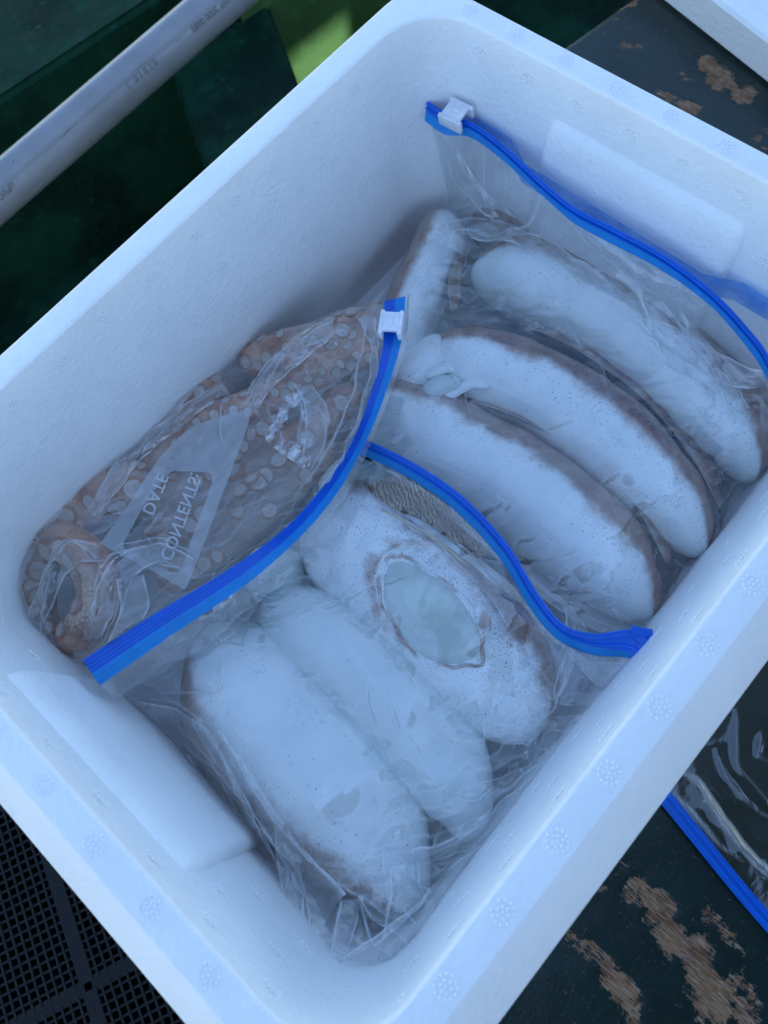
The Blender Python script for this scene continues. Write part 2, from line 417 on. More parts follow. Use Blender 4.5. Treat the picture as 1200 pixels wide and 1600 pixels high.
def mantle(pts, z, half, high, dorsal=math.pi, width=.9, bandk=1.0, speck=.25, cool=0.2, name='mantle', parent=None, bag='upper', mat=None, fl=.16, tl=.45, n=72, wob=.0015, seed=0., mod=None, tspeck=1.0, nseg=44):
    P = path(pts, z, n)
    t = np.linspace(0, 1, n); tt = .5 - .5 * np.cos(math.pi * t); t = .5 * t + .5 * tt
    s = np.linspace(0, 1, n)
    P = np.stack([np.interp(t, s, P[:, k]) for k in range(3)], 1)
    hw = np.interp(t, np.linspace(0, 1, len(half)), half) if hasattr(half, '__len__') else np.full(n, half)
    pr = spindle(t, fl=fl, tl=tl)
    V, F, TH, TT = sweep(P, hw * pr, high * pr, nseg, 1.0)
    TT = np.r_[np.repeat(t, nseg), 0, 1]
    C = np.vstack([np.repeat(P, nseg, 0), P[0], P[-1]])
    d = V - C; L_ = np.linalg.norm(d, axis=1, keepdims=True) + 1e-9
    V = V + d / L_ * (wob * fbm(V[:, 0] * 27 + seed, V[:, 1] * 27, V[:, 2] * 27, 4))[:, None]
    ang = np.abs((TH - dorsal + math.pi) % (2 * math.pi) - math.pi)
    band = smooth01(width + .45, width - .45, ang + .16 * fbm(V[:, 0] * 45 + seed, V[:, 1] * 45, V[:, 2] * 45, 3)) * bandk
    sp = speck * (.4 + .9 * smooth01(width + 1.3, width, ang)) + 1.1 * speck * smooth01(width + .75, width + .05, ang) + .22 * tspeck * smooth01(.72, .98, TT)
    co = cool * (smooth01(.3, 0, TT) + .6 * smooth01(1.2, 2.4, ang))
    if mod: V, band, sp, co = mod(V, TH, TT, band, sp, co)
    me = mesh(name, V, F); attr(me, 'band', band); attr(me, 'speck', sp); attr(me, 'cool', co)
    CONT[bag].append((V, F))
    return child(name, me, mat or FLESH, parent) if parent is not None else link(name, me, mat or FLESH)
def blob_tube(name, pts, z, ra, rb, parent, bag=None, mat=None, band=0., speck=.15, cool=.4, n=28, nseg=20, fl=.3, tl=.3):
    P = path(pts, z, n); t = np.linspace(0, 1, n); pr = spindle(t, fl=fl, tl=tl)
    ra = np.interp(t, np.linspace(0, 1, len(ra)), ra) if hasattr(ra, '__len__') else np.full(n, ra)
    V, F, TH, TT = sweep(P, ra * pr, (rb if not hasattr(rb, '__len__') else np.interp(t, np.linspace(0, 1, len(rb)), rb)) * pr, nseg)
    me = mesh(name, V, F); o = np.ones(len(V)); attr(me, 'band', o * band); attr(me, 'speck', o * speck); attr(me, 'cool', o * cool)
    if bag: CONT[bag].append((V, F))
    return child(name, me, mat or FLESH, parent)
def fin(name, pts, z, width, parent, mat, side=1, drop=.006, n=70, wav=.0022, k=1.0):
    """a thin waved frill along a flank"""
    P = path(pts, z, n); T = np.gradient(P, axis=0); T /= np.linalg.norm(T, axis=1)[:, None]
    S = np.cross(T, [0, 0, 1.0]); S /= np.linalg.norm(S, axis=1)[:, None]
    t = np.linspace(0, 1, n); w_ = width * np.sqrt(np.clip(np.sin(math.pi * np.clip(t, .01, .99)), 0, 1)); m = 7
    vs, fs = [], []
    for sgn in (1, -1):
        for j in range(m):
            f = j / (m - 1)
            q = P + S * (side * w_ * f)[:, None]
            q[:, 2] += -drop * f + wav * f * np.sin(t * 46 + 2 * np.sin(t * 9)) + sgn * .0009 * (1 - f * .8)
            vs.append(q)
    V = np.vstack(vs)
    for s_ in range(2):
        for j in range(m - 1):
            for i in range(n - 1):
                a = s_ * m * n + j * n + i; q = (a, a + 1, a + n + 1, a + n); fs.append(q if s_ == 0 else q[::-1])
    for i in range(n - 1):
        a = (m - 1) * n + i; b = (2 * m - 1) * n + i; fs.append((a, a + 1, b + 1, b))
    me = mesh(name, V, fs); f = np.tile(np.repeat(np.linspace(0, 1, m), n), 2)
    attr(me, 'band', .55 + .5 * k * f); attr(me, 'speck', .35 + 0 * f); attr(me, 'cool', .5 * (1 - f))
    return child(name, me, mat, parent)
Z0 = H - .155                                       # height of the mantles' axes
GA = 'squid packed in the upper bag'; GB = 'squid packed in the lower bag'
def root(name, px, py, label, cat, group=None):
    return tag(empty(name, U(px, py, FLOOR + .002)), label, cat, group)

# --- upper bag: three pale mantles, a brown one behind, one across the far left
s1 = root('squid', 830, 800, 'pale speckled squid lying along the middle blue zip, lowest in the upper bag', 'squid', GA)
mantle([(575, 640), (680, 690), (800, 755), (920, 850), (1000, 950), (1012, 972)], Z0, [.030, .036, .037, .037, .036, .029], .034, width=1.25, speck=.12, parent=s1, seed=1, fl=.1, tl=.34)
fin('fin', [(700, 618), (800, 650), (900, 705), (990, 790), (1045, 890)], Z0 + .016, .022, s1, FLESH_BROWN, -1, .010)
s2 = root('squid', 890, 690, 'pale squid in the middle of the upper bag with reddish brown speckled back edge', 'squid', GA)
mantle([(655, 575), (740, 575), (840, 610), (950, 685), (1040, 780), (1098, 868)], Z0 + .004, [.028, .031, .031, .031, .030, .024], .032, width=1.36, speck=.17, cool=.15, parent=s2, seed=2, fl=.16, tl=.36)
fin('fin', [(810, 505), (900, 548), (1000, 620), (1080, 715), (1125, 800)], Z0 + .014, .022, s2, FLESH_BROWN, -1, .010)
blob_tube('head', [(628, 632), (660, 592), (720, 556)], Z0 + .004, [.018, .024, .026], .026, s2, 'upper', cool=.1)
blob_tube('funnel', [(662, 622), (690, 604), (724, 600)], Z0 + .0255, [.008, .0085, .006], .006, s2, 'upper', cool=.7, speck=.05)
blob_tube('collar_fold', [(664, 590), (700, 574), (745, 577), (770, 590)], Z0 + .0272, .0045, .0022, s2, 'upper', cool=.2, speck=.05)
blob_tube('collar_fold', [(690, 626), (735, 600), (765, 604)], Z0 + .0262, .004, .002, s2, 'upper', cool=.1, speck=.05)
s3 = root('squid', 960, 540, 'pale squid under the creased film beside the end wall, front end broad and rounded', 'squid', GA)
mantle([(735, 425), (830, 440), (930, 490), (1040, 570), (1130, 665), (1180, 750)], Z0 + .002, [.029, .032, .033, .033, .032, .026], .033, width=1.34, speck=.17, cool=.35, parent=s3, seed=3, fl=.18, tl=.36)
fin('fin', [(860, 400), (960, 440), (1060, 505), (1140, 590), (1185, 670)], Z0 + .012, .020, s3, FLESH_BROWN, -1, .010)
s4 = root('squid', 1000, 470, 'brown backed squid mostly hidden between the end wall and the pale ones', 'squid', GA)
mantle([(735, 345), (830, 372), (930, 425), (1045, 500), (1150, 600), (1205, 690)], Z0 - .006, [.022, .028, .030, .030, .028, .022], .030, dorsal=math.pi * .72, width=1.5, speck=.3, cool=.6, parent=s4, mat=FLESH_BROWN, seed=4)
s5 = root('squid', 645, 450, 'squid standing across the far left of the upper bag with brown outer edge', 'squid', GA)
mantle([(705, 345), (672, 420), (640, 500), (610, 590), (590, 640)], Z0 - .004, [.019, .022, .022, .021, .018], .030, dorsal=0, width=1.35, speck=.25, cool=.15, parent=s5, seed=5, fl=.14, tl=.3)
fin('fin', [(715, 395), (700, 440), (705, 490)], Z0 + .014, .010, s5, mat_flesh('flesh_olive', (.40, .36, .22), (.24, .17, .08)), -1, .004, n=40, wav=.0008)

# --- lower bag: two smooth white mantles and one torn cuttlefish
b1 = root('squid', 500, 1230, 'widest smooth white squid nearest the box corner, few dark dots', 'squid', GB)
mantle([(318, 985), (380, 1070), (470, 1180), (560, 1285), (625, 1375), (650, 1425)], Z0 + .004, [.034, .046, .051, .050, .044, .032], .041, dorsal=-.05, width=1.02, speck=.08, cool=.35, parent=b1, bag='lower', seed=6, fl=.26, tl=.50)
fin('fin', [(285, 1070), (345, 1175), (440, 1290), (560, 1400)], Z0 + .006, .022, b1, FLESH_BROWN, 1, .012)
b2 = root('squid', 620, 1110, 'narrow smooth white squid between the widest one and the torn cuttlefish', 'squid', GB)
mantle([(415, 930), (500, 1000), (600, 1090), (680, 1180), (722, 1260), (728, 1315)], Z0 + .004, [.025, .032, .036, .036, .033, .026], .037, dorsal=-math.pi / 2, width=.7, speck=.02, cool=.5, parent=b2, bag='lower', seed=7, fl=.24, tl=.42, tspeck=.2)
blob_tube('head', [(385, 905), (430, 900), (470, 915)], Z0 + .012, [.018, .022, .018], .020, b2, 'lower', cool=.5, speck=0)
c3 = root('cuttlefish', 690, 960, 'torn cuttlefish with a smooth grey green oval showing through its white speckled skin', 'cuttlefish', GB)
def tear(V, TH, TT, band, sp, co):
    up = np.sin(TH) > 0
    a = (TT - .50) / .190
    b = (np.cos(TH) - .05) / .63
    b = np.where(up, b, 9)
    r = np.sqrt(a * a + b * b)
    V = V.copy(); V[:, 2] -= .0035 * smooth01(1.03, .86, r); V[:, 2] += .0016 * smooth01(.86, 1.0, r) * smooth01(1.35, 1.05, r)
    rim = smooth01(1.32, 1.02, r) * smooth01(.85, .95, r)
    band = np.maximum(band, .50 * rim * (.7 + .6 * vnoise(V[:, 0] * 120, V[:, 1] * 120)))
    sp = sp + .60 * smooth01(1.8, 1.0, r)
    return V, band, sp, co
mantle([(505, 785), (570, 850), (650, 925), (735, 1010), (800, 1095), (838, 1155)], Z0 + .006, [.038, .045, .047, .046, .044, .040], .040, dorsal=math.pi * .97, width=.95, speck=.28, cool=.05, parent=c3, bag='lower', seed=8, mod=tear, n=150, nseg=110, fl=.15, tl=.36, wob=.0012)
BONE = NT('bone'); _v = BONE.coord()
BONE = BONE.done(BONE.pbr(BONE.mix(BONE.ramp(BONE.noise(_v, 38, 4, .6, .8), .36, .62), (.42, .49, .44), (.58, .65, .60)), .16, BONE.bump(BONE.noise(_v, 40, 2), .2, .002), .5, sss=.2, coat=.4))
def bone():
    c = U(668, 958, Z0 + .0415); e1 = U(738, 1038, Z0 + .0415) - c; e2 = U(712, 922, Z0 + .0415) - c
    e1 = e1 / np.linalg.norm(e1); e2 = e2 - e1 * (e1 @ e2); e2 = e2 / np.linalg.norm(e2)
    bvM = BVHTree.FromPolygons([tuple(map(float, q)) for q in CONT['lower'][-1][0]], CONT['lower'][-1][1])
    hc = bvM.ray_cast(Vector((c[0], c[1], 1)), Vector((0, 0, -1)))[0]; vs, fs = [np.array([c[0], c[1], hc.z + .0026])], []; nr, na = 9, 48
    for j in range(1, nr + 1):
        for i in range(na):
            r = j / nr; a = 2 * math.pi * i / na
            q = c + e1 * (.0420 * r * math.cos(a) * (1 + .06 * math.sin(3 * a))) + e2 * (.0225 * r * math.sin(a) * (1 + .1 * math.cos(a)))
            h = bvM.ray_cast(Vector((q[0], q[1], 1)), Vector((0, 0, -1))); q = np.array([q[0], q[1], h[0].z + .0004 + .0022 * (1 - r ** 3) - .0016 * smooth01(.8, 1, r)]); vs.append(q)
    for i in range(na): fs.append((0, 1 + i, 1 + (i + 1) % na))
    for j in range(nr - 1):
        for i in range(na):
            a, b = 1 + j * na + i, 1 + j * na + (i + 1) % na; fs.append((a, a + na, b + na, b))
    n = 90; th = np.linspace(0, 2 * math.pi, n)
    E_ = []
    for a in th:
        k = .985 + .045 * math.sin(5 * a + 1) + .03 * math.sin(11 * a); q = c + e1 * (.0420 * k * math.cos(a) * (1 + .06 * math.sin(3 * a))) + e2 * (.0225 * k * math.sin(a) * (1 + .1 * math.cos(a)))
        h = bvM.ray_cast(Vector((q[0], q[1], 1)), Vector((0, 0, -1))); E_.append((q[0], q[1], h[0].z + .0005))
    rr = .0006 + .0003 * np.abs(np.sin(th * 6.5)) * np.abs(np.sin(th * 2.2))
    Vt, Ft, _, _ = sweep(np.array(E_), rr * 1.5, rr, 10); Ft = [f for f in Ft if len(f) == 4]
    me_ = mesh('torn_edge', Vt, Ft); bnd = np.clip(.62 + .35 * fbm(Vt[:, 0] * 70, Vt[:, 1] * 70, 0, 3), 0, .8); attr(me_, 'band', bnd); attr(me_, 'speck', .5 + 0 * bnd); attr(me_, 'cool', 0 * bnd)
    child('torn_edge', me_, FLESH, c3)
    child('bone_plate', mesh('bone_plate', vs, fs), BONE, c3)
bone()
# striped back seen beside its mouth end, the pale fin line and the eye
ST = NT('striped_back'); _v = ST.coord(rot=(0, 0, .5))
_w = ST.n('ShaderNodeTexWave'); _w.wave_type = 'BANDS'; _w.inputs['Scale'].default_value = 115; _w.inputs['Distortion'].default_value = 9; _w.inputs['Detail'].default_value = 2.5; _w.inputs['Detail Scale'].default_value = 1.4
ST.l(_v, _w.inputs['Vector'])
_c = ST.mix(ST.ramp(_w.outputs['Fac'], .3, .65), (.10, .05, .022), (.46, .34, .18))
_c = ST.mix(ST.ramp(ST.noise(_v, 35, 3), .42, .7), _c, (.17, .10, .06))
ST = ST.done(ST.pbr(_c, .35, ST.bump(_w.outputs['Fac'], .25, .0008), .45, coat=.25))
def patch(name, P1, P2, mat, parent, dome=.004, n=40, m=12, bag=None, th=.0012):
    A, B = P1, P2; vs, fs = [], []
    for j in range(m):
        f = j / (m - 1); q = A * (1 - f) + B * f; q = q.copy(); q[:, 2] += dome * math.sin(math.pi * f); vs.append(q)
    V = np.vstack(vs); V = np.vstack([V, V - [0, 0, th]])
    N = m * n
    for j in range(m - 1):
        for i in range(n - 1):
            a = j * n + i; fs.append((a, a + 1, a + n + 1, a + n)); fs.append((N + a, N + a + n, N + a + n + 1, N + a + 1))
    if bag: CONT[bag].append((V, fs))
    return child(name, mesh(name, V, fs), mat, parent)
zt = Z0 + .040
patch('striped_back', path([(548, 772, zt - .006), (600, 748, zt), (660, 752, zt), (720, 795, zt - .003), (768, 846, zt - .010)], n=40),
      path([(566, 784, zt - .003), (610, 791, zt), (668, 816, zt - .001), (724, 862, zt - .005), (752, 884, zt - .010)], n=40), ST, c3, .003, bag='lower')
OLIVE = mat_flesh('flesh_fin', (.44, .40, .30), (.26, .17, .10))
patch('fin', path([(560, 788, zt - .004), (612, 794, zt - .002), (676, 822, zt - .003), (765, 885, zt - .009), (852, 965, zt - .02)], n=40),
      path([(555, 812, zt - .003), (606, 832, zt - .002), (668, 868, zt - .003), (760, 940, zt - .010), (846, 1030, zt - .022)], n=40), OLIVE, c3, .001, bag='lower')
YEL = mat_plain('pale_fin_line', (.55, .47, .26), .4)
def tube(name, pts, r, mat, parent, z=None, n=60, nseg=8):
    P = path(pts, z, n); rr = np.full(n, r) * spindle(np.linspace(0, 1, n), fl=.1, tl=.2)
    V, F, _, _ = sweep(P, rr, rr, nseg); return child(name, mesh(name, V, F), mat, parent)
tube('fin_line', [(560, 788, zt + .001), (590, 796, zt + .002), (630, 812, zt + .002), (680, 842, zt + .0005), (720, 876, zt - .0025), (755, 908, zt - .0065)], .0011, YEL, c3)
EYE = mat_plain('eye_dark', (.01, .012, .015), .1); EYEB = mat_plain('eye_blue', (.30, .50, .52), .25)
blob_tube('head', [(520, 800), (556, 752), (590, 712)], Z0 + .006, [.022, .020, .012], .026, c3, 'lower', cool=.9, speck=.02)
blob_tube('eye', [(548, 728), (568, 718), (590, 716)], Z0 + .0335, [.006, .0075, .005], .006, c3, None, EYEB)
blob_tube('pupil', [(556, 721), (568, 717), (582, 718)], Z0 + .0395, [.003, .0035, .002], .0016, c3, None, EYE)

# --- octopus in the left bag
ocroot = root('octopus', 230, 780, 'reddish brown octopus with pale suckers folded in the left bag', 'octopus')
ZO = H - .145
ARMS = [  # picture path with heights, radius along, sucker size
    ([(625, 482, ZO + .028), (560, 508, ZO + .030), (490, 535, ZO + .028), (425, 555, ZO + .018), (378, 572, ZO + .004)], [.008, .012, .014, .015, .012], .0046, 1),
    ([(590, 545, ZO + .022), (520, 570, ZO + .022), (450, 605, ZO + .022), (370, 640, ZO + .026), (300, 662, ZO + .018), (255, 690, ZO + .006)], [.010, .012, .013, .011, .010, .008], .0036, 1),
    ([(360, 612, ZO + .010), (300, 618, ZO + .012), (255, 650, ZO + .010), (232, 690, ZO + .004)], [.012, .015, .015, .012], .0052, 1),
    ([(345, 660, ZO + .004), (280, 700, ZO + .012), (230, 735, ZO + .010)], [.012, .015, .014], .0056, 1),
    ([(250, 742, ZO + .014), (170, 770, ZO + .016), (95, 805, ZO + .012), (52, 860, ZO + .006), (40, 940, ZO + .002), (62, 1000, ZO - .002), (130, 1008, ZO - .004), (200, 980, ZO - .004)], [.016, .020, .022, .022, .021, .019, .017, .015], .0064, 1),
    ([(62, 838, ZO + .020), (110, 852, ZO + .026), (146, 885, ZO + .026), (158, 935, ZO + .022), (128, 985, ZO + .016), (88, 1005, ZO + .006)], [.011, .014, .015, .015, .014, .010], .0060, 2),
    ([(560, 600, ZO + .000), (480, 680, ZO + .004), (400, 745, ZO + .006), (320, 800, ZO + .006), (230, 850, ZO + .004)], [.013, .015, .0165, .0165, .014], .0066, 3),
    ([(520, 690, ZO - .004), (440, 770, ZO + .000), (350, 850, ZO + .000), (250, 920, ZO - .002)], [.012, .0145, .0155, .013], .0060, 3),
    ([(440, 640, ZO + .004), (370, 700, ZO + .008), (300, 760, ZO + .008), (210, 800, ZO + .008)], [.013, .015, .015, .013], .0056, 3),
]
def octopus():
    vs, fs, pale, grain = [], [], [], []; suck = []
    for k, (pts, rad, ss, mode) in enumerate(ARMS):
        n = 60; P = path(pts, None, n)
        t = np.linspace(0, 1, n); rr = np.interp(t, np.linspace(0, 1, len(rad)), rad)
        pr = np.minimum(1, np.sqrt(np.clip(1 - (1 - np.clip(t / .1, 0, 1)) ** 2, .02, 1))) * np.sqrt(np.clip(1 - np.clip((t - .88) / .12, 0, 1) ** 2, .02, 1))
        V, F, TH, TT = sweep(P, rr * pr, rr * pr * .92, 20)
        base = sum(len(a) for a in vs); vs.append(V); fs += [tuple(i + base for i in f) for f in F]
        # suckers in two rows over the upper side
        T = np.gradient(P, axis=0); T /= np.linalg.norm(T, axis=1)[:, None]
        S = np.cross(T, [0, 0, 1.0]); S /= np.linalg.norm(S, axis=1)[:, None]; N = np.cross(S, T)
        L = np.r_[0, np.cumsum(np.linalg.norm(np.diff(P, axis=0), axis=1))]
        d = .006; side = 1; j = 0
        while d < L[-1] - .005:
            i = np.interp(d, L, np.arange(n)); f = lambda A: np.array([np.interp(i, np.arange(n), A[:, q]) for q in range(3)])
            r = float(np.interp(i, np.arange(n), rr * pr)); sz = 1.1 * ss * random.uniform(.78, 1.08) * min(1, r / (max(rad) * .8))
            rows = (1, -1) if mode != 2 else (1,)
            for sd_ in rows:
                if random.random() < (.45 if mode == 3 else .07): continue
                a = math.radians(90 - sd_ * random.uniform(24, 40)) if mode != 2 else math.radians(90 + random.uniform(-60, -20))
                if j % 2 and mode == 1: a += math.radians(-sd_ * 24)
                nn = f(S) * math.cos(a) + f(N) * math.sin(a)
                suck.append((f(P) + nn * r * .96 + f(T) * random.uniform(-.001, .001) * 1 + f(T) * (sz * .5 * sd_), nn, max(.0014, sz)))
            d += sz * 1.78; j += 1
    V = np.vstack(vs)
    me = mesh('tmp', V, fs); o = link('tmp', me)
    md = o.modifiers.new('r', 'REMESH'); md.mode = 'VOXEL'; md.voxel_size = .0017; md.use_smooth_shade = True
    sm = o.modifiers.new('s', 'SMOOTH'); sm.factor = .5; sm.iterations = 2
    dg = bpy.context.evaluated_depsgraph_get(); ev = o.evaluated_get(dg)
    me2 = bpy.data.meshes.new_from_object(ev); me2.name = 'body'
    bpy.data.objects.remove(o)
    co = np.zeros(len(me2.vertices) * 3); me2.vertices.foreach_get('co', co); co = co.reshape(-1, 3)
    co += (fbm(co[:, 0] * 70, co[:, 1] * 70, co[:, 2] * 70, 3) * .0012)[:, None] * [0, 0, 1.0]
    me2.vertices.foreach_set('co', co.ravel()); me2.update()
    # pale undersides, and the raw grainy patch at the lower left
    c1 = U(122, 940, ZO + .03); gr = smooth01(.024, .012, np.linalg.norm((co - c1) * [1, 1, .6], axis=1))
    c2 = U(340, 800, ZO + .02); pl = .75 * smooth01(.085, .04, np.linalg.norm((co - c2)[:, :2], axis=1)) + .5 * smooth01(.05, .02, np.linalg.norm((co - U(55, 880, ZO))[:, :2], axis=1))
    attr(me2, 'grain', gr); attr(me2, 'pale', np.clip(pl, 0, .85))
    me2.polygons.foreach_set('use_smooth', [True] * len(me2.polygons))
    body = child('body', me2, OCTO, ocroot)
    tri = [tuple(p.vertices) for p in me2.polygons]; CONT['octopus'].append((co, tri))
    # sucker: a raised ring with a sunken pale disc
    bm = bmesh.new(); rings = []
    for r, z in ((1.14, -.35), (1.10, .10), (1.0, .26), (.90, .26), (.84, .12), (.5, .20), (.14, .24), (.06, .12)):
        rings.append([bm.verts.new((r * math.cos(a), r * math.sin(a), z)) for a in np.linspace(0, 2 * math.pi, 15)[:-1]])
    for q, (a, b) in enumerate(zip(rings, rings[1:])):
        for i in range(14):
            fce = bm.faces.new((a[i], a[(i + 1) % 14], b[(i + 1) % 14], b[i])); fce.material_index = 0 if q < 4 else 1
    c = bm.faces.new(rings[-1]); c.material_index = 1
    sm_ = bm_mesh('sucker', bm)
    n1 = NT('sucker_rim'); v = n1.coord(); sm_.materials.append(n1.done(n1.pbr(n1.mix(n1.noise(v, 2, 2), (.30, .13, .07), (.42, .24, .165)), .35, None, .45, coat=.3)))
    n2 = NT('sucker_disc'); v = n2.coord(); sm_.materials.append(n2.done(n2.pbr(n2.mix(n2.noise(v, 1.5, 2), (.42, .345, .30), (.55, .465, .41)), .3, None, .45, sss=.1, coat=.3)))
    big = sorted(suck, key=lambda q: -q[2])[:295]
    bv = BVHTree.FromPolygons([tuple(q) for q in co], tri)
    for p, nn, s_ in big:
        hit = bv.ray_cast(Vector(p) + Vector(nn) * .012, -Vector(nn), .03)
        if hit[0] is not None: p, nn = hit[0], (Vector(hit[1]) * .6 + Vector(nn) * .4)
        so = bpy.data.objects.new('sucker', sm_); COL.objects.link(so); so.parent = ocroot
        so.matrix_local = Matrix.Translation(Vector(p) - ocroot.location) @ Vector(nn).to_track_quat('Z', 'Y').to_matrix().to_4x4() @ Matrix.Rotation(random.uniform(0, 6), 4, 'Z') @ Matrix.Diagonal((s_, s_ * random.uniform(.72, 1.05), s_ * random.uniform(.3, .6), 1))
octopus()

# ------------------------------------------------------------------ zip bags
def coons(c0, c1, d0, d1, nu, nv):
    """c0,c1: u curves at v=0,1; d0,d1: v curves at u=0,1"""
    c0, c1, d0, d1 = catmull(c0, nu), catmull(c1, nu), catmull(d0, nv), catmull(d1, nv)
    u = np.linspace(0, 1, nu)[None, :, None]; v = np.linspace(0, 1, nv)[:, None, None]
    A = (1 - v) * c0[None] + v * c1[None]; B = (1 - u) * d0[:, None] + u * d1[:, None]
    C = (1 - u) * (1 - v) * c0[0] + u * (1 - v) * c0[-1] + (1 - u) * v * c1[0] + u * v * c1[-1]
    return A + B - C
def seg_dist(X, Y, P):
    best = np.full(X.shape, 9.0); along = np.zeros(X.shape)
    tot = max(1, len(P) - 1)
    for i in range(len(P) - 1):
        a, b = P[i][:2], P[i + 1][:2]; d = b - a; L = d @ d + 1e-12
        t = np.clip(((X - a[0]) * d[0] + (Y - a[1]) * d[1]) / L, 0, 1)
        dd = np.hypot(X - a[0] - t * d[0], Y - a[1] - t * d[1]); m = dd < best
        best = np.where(m, dd, best); along = np.where(m, (i + t) / tot, along)
    return best, along
def film(name, parent, G, content, creases=(), folds=(), gap=.0012, mat=None, noise_amp=.0011, iters=1300, zc=None, seed=0., stretch=(55, 22), rot=0.0, floor=None, hazefn=None):
    """a sheet stretched over what lies in the bag, held at its four edges, then creased"""
    nv, nu = G.shape[:2]; Z = G[..., 2].copy()
    obs = np.full(Z.shape, -9.0)
    for V, F in content:
        bv = BVHTree.FromPolygons([tuple(map(float, q)) for q in V], F)
        for j in range(nv):
            for i in range(nu):
                h = bv.ray_cast(Vector((G[j, i, 0], G[j, i, 1], 1.0)), Vector((0, 0, -1)))
                if h[0] is not None and h[0].z + gap > obs[j, i]: obs[j, i] = h[0].z + gap
    if floor is not None: obs = np.maximum(obs, floor)
    edge = Z.copy()
    Z = np.maximum(Z, obs)
    for _ in range(iters):
        A = .25 * (Z[:-2, 1:-1] + Z[2:, 1:-1] + Z[1:-1, :-2] + Z[1:-1, 2:])
        Z[1:-1, 1:-1] = np.maximum(A, obs[1:-1, 1:-1])
    X, Y = G[..., 0], G[..., 1]
    u = np.linspace(0, 1, nu)[None]; v = np.linspace(0, 1, nv)[:, None]
    fade = np.minimum(1, np.minimum(np.minimum(u, 1 - u), np.minimum(v, 1 - v)) / .05)
    c, s = math.cos(rot), math.sin(rot); xr, yr = X * c + Y * s, -X * s + Y * c
    xr = xr + .004 * fbm(X * 40, Y * 40, seed, 2)
    r1 = 1 - np.abs(vnoise(xr * stretch[0], yr * stretch[1], seed)) * 2.2
    r2 = 1 - np.abs(vnoise(xr * stretch[0] * 2.3 + 5, yr * stretch[1] * 1.5, seed + 3)) * 2.2
    wr = noise_amp * (.3 + .9 * smooth01(.001, .007, Z - obs)) * (np.clip(r1, 0, 1) ** 3 * 1.2 + .6 * np.clip(r2, 0, 1) ** 3 + .5 * fbm(X * 30, Y * 30, seed, 3))
    crease = np.zeros_like(Z)
    loose = smooth01(.001, .007, Z - obs)
    for k_, (a_, lam, amp) in enumerate(folds):
        a_ = math.radians(a_); t_ = (X * math.cos(a_) + Y * math.sin(a_) + .010 * fbm(X * 22 + k_ * 7, Y * 22, seed + k_, 3)) / lam
        tri = np.abs(2 * (t_ - np.floor(t_ + .5))); m_ = loose * smooth01(-.25, .3, vnoise(X * 26, Y * 26, seed + 11 * k_))
        wr = wr + amp * (tri - .5) * m_
        crease = np.maximum(crease, .32 * m_ * np.exp(-(np.minimum(tri, 1 - tri) * lam / 2 / .0007) ** 2))
    for cr in creases:
        pts, amp, wd = cr[0], cr[1], cr[2]
        P = path(pts, zc, 30); P[:, :2] += .0022 * np.stack([fbm(P[:, 0] * 60, P[:, 1] * 60, 3.3 + seed, 2), fbm(P[:, 0] * 60, P[:, 1] * 60, 8.1 + seed, 2)], 1)
        d, al = seg_dist(X, Y, P)
        taper = np.sin(math.pi * np.clip(al, .02, .98)) ** .5
        wr = wr + amp * taper * np.exp(-(d / wd) ** 1.05)
        crease = np.maximum(crease, taper * np.exp(-(d / (wd * .40)) ** 2) * min(1, amp / .003))
    Z2 = Z + wr * fade
    Z2 = np.maximum(Z2, np.where(obs > -1, obs - gap * .5, -9)) ; Z2[0] = Z[0]; Z2[-1] = edge[-1]; Z2[:, 0] = edge[:, 0]; Z2[:, -1] = edge[:, -1]
    V = np.stack([X, Y, Z2], -1).reshape(-1, 3)
    F = [(j * nu + i, (j + 1) * nu + i, (j + 1) * nu + i + 1, j * nu + i + 1) for j in range(nv - 1) for i in range(nu - 1)]
    if np.cross(V[F[0][1]] - V[F[0][0]], V[F[0][2]] - V[F[0][0]])[2] < 0: F = [f[::-1] for f in F]
    me = mesh(name, V, F); attr(me, 'crease', crease.ravel()); attr(me, 'slack', loose.ravel())
    o = child(name, me, mat or FILM, parent)
    # the sheet underneath, welded along the same outline
    k = 9
    js, is_ = list(range(0, nv, k)), list(range(0, nu, k))
    if js[-1] != nv - 1: js.append(nv - 1)
    if is_[-1] != nu - 1: is_.append(nu - 1)
    e = np.minimum(np.minimum(u, 1 - u), np.minimum(v, 1 - v)) + 0 * Z
    low = (floor if floor is not None else FLOOR) + .0008
    Zb = edge * (1 - smooth01(0, .22, e)) + low * smooth01(0, .22, e)
    if parent.name.startswith('zip_bag') and 'octo' not in name:
        V2 = [(X[j, i], Y[j, i], min(Zb[j, i], Z2[j, i] - (0 if e[j, i] == 0 else .001))) for j in js for i in is_]
        m_ = len(is_)
        F2 = [(a * m_ + b, (a + 1) * m_ + b, (a + 1) * m_ + b + 1, a * m_ + b + 1) for a in range(len(js) - 1) for b in range(m_ - 1)]
        mb = mesh('back_film', V2, F2); attr(mb, 'crease', np.zeros(len(V2))); attr(mb, 'slack', np.ones(len(V2))); child('back_film', mb, mat or FILM, parent)
    return o, V, F
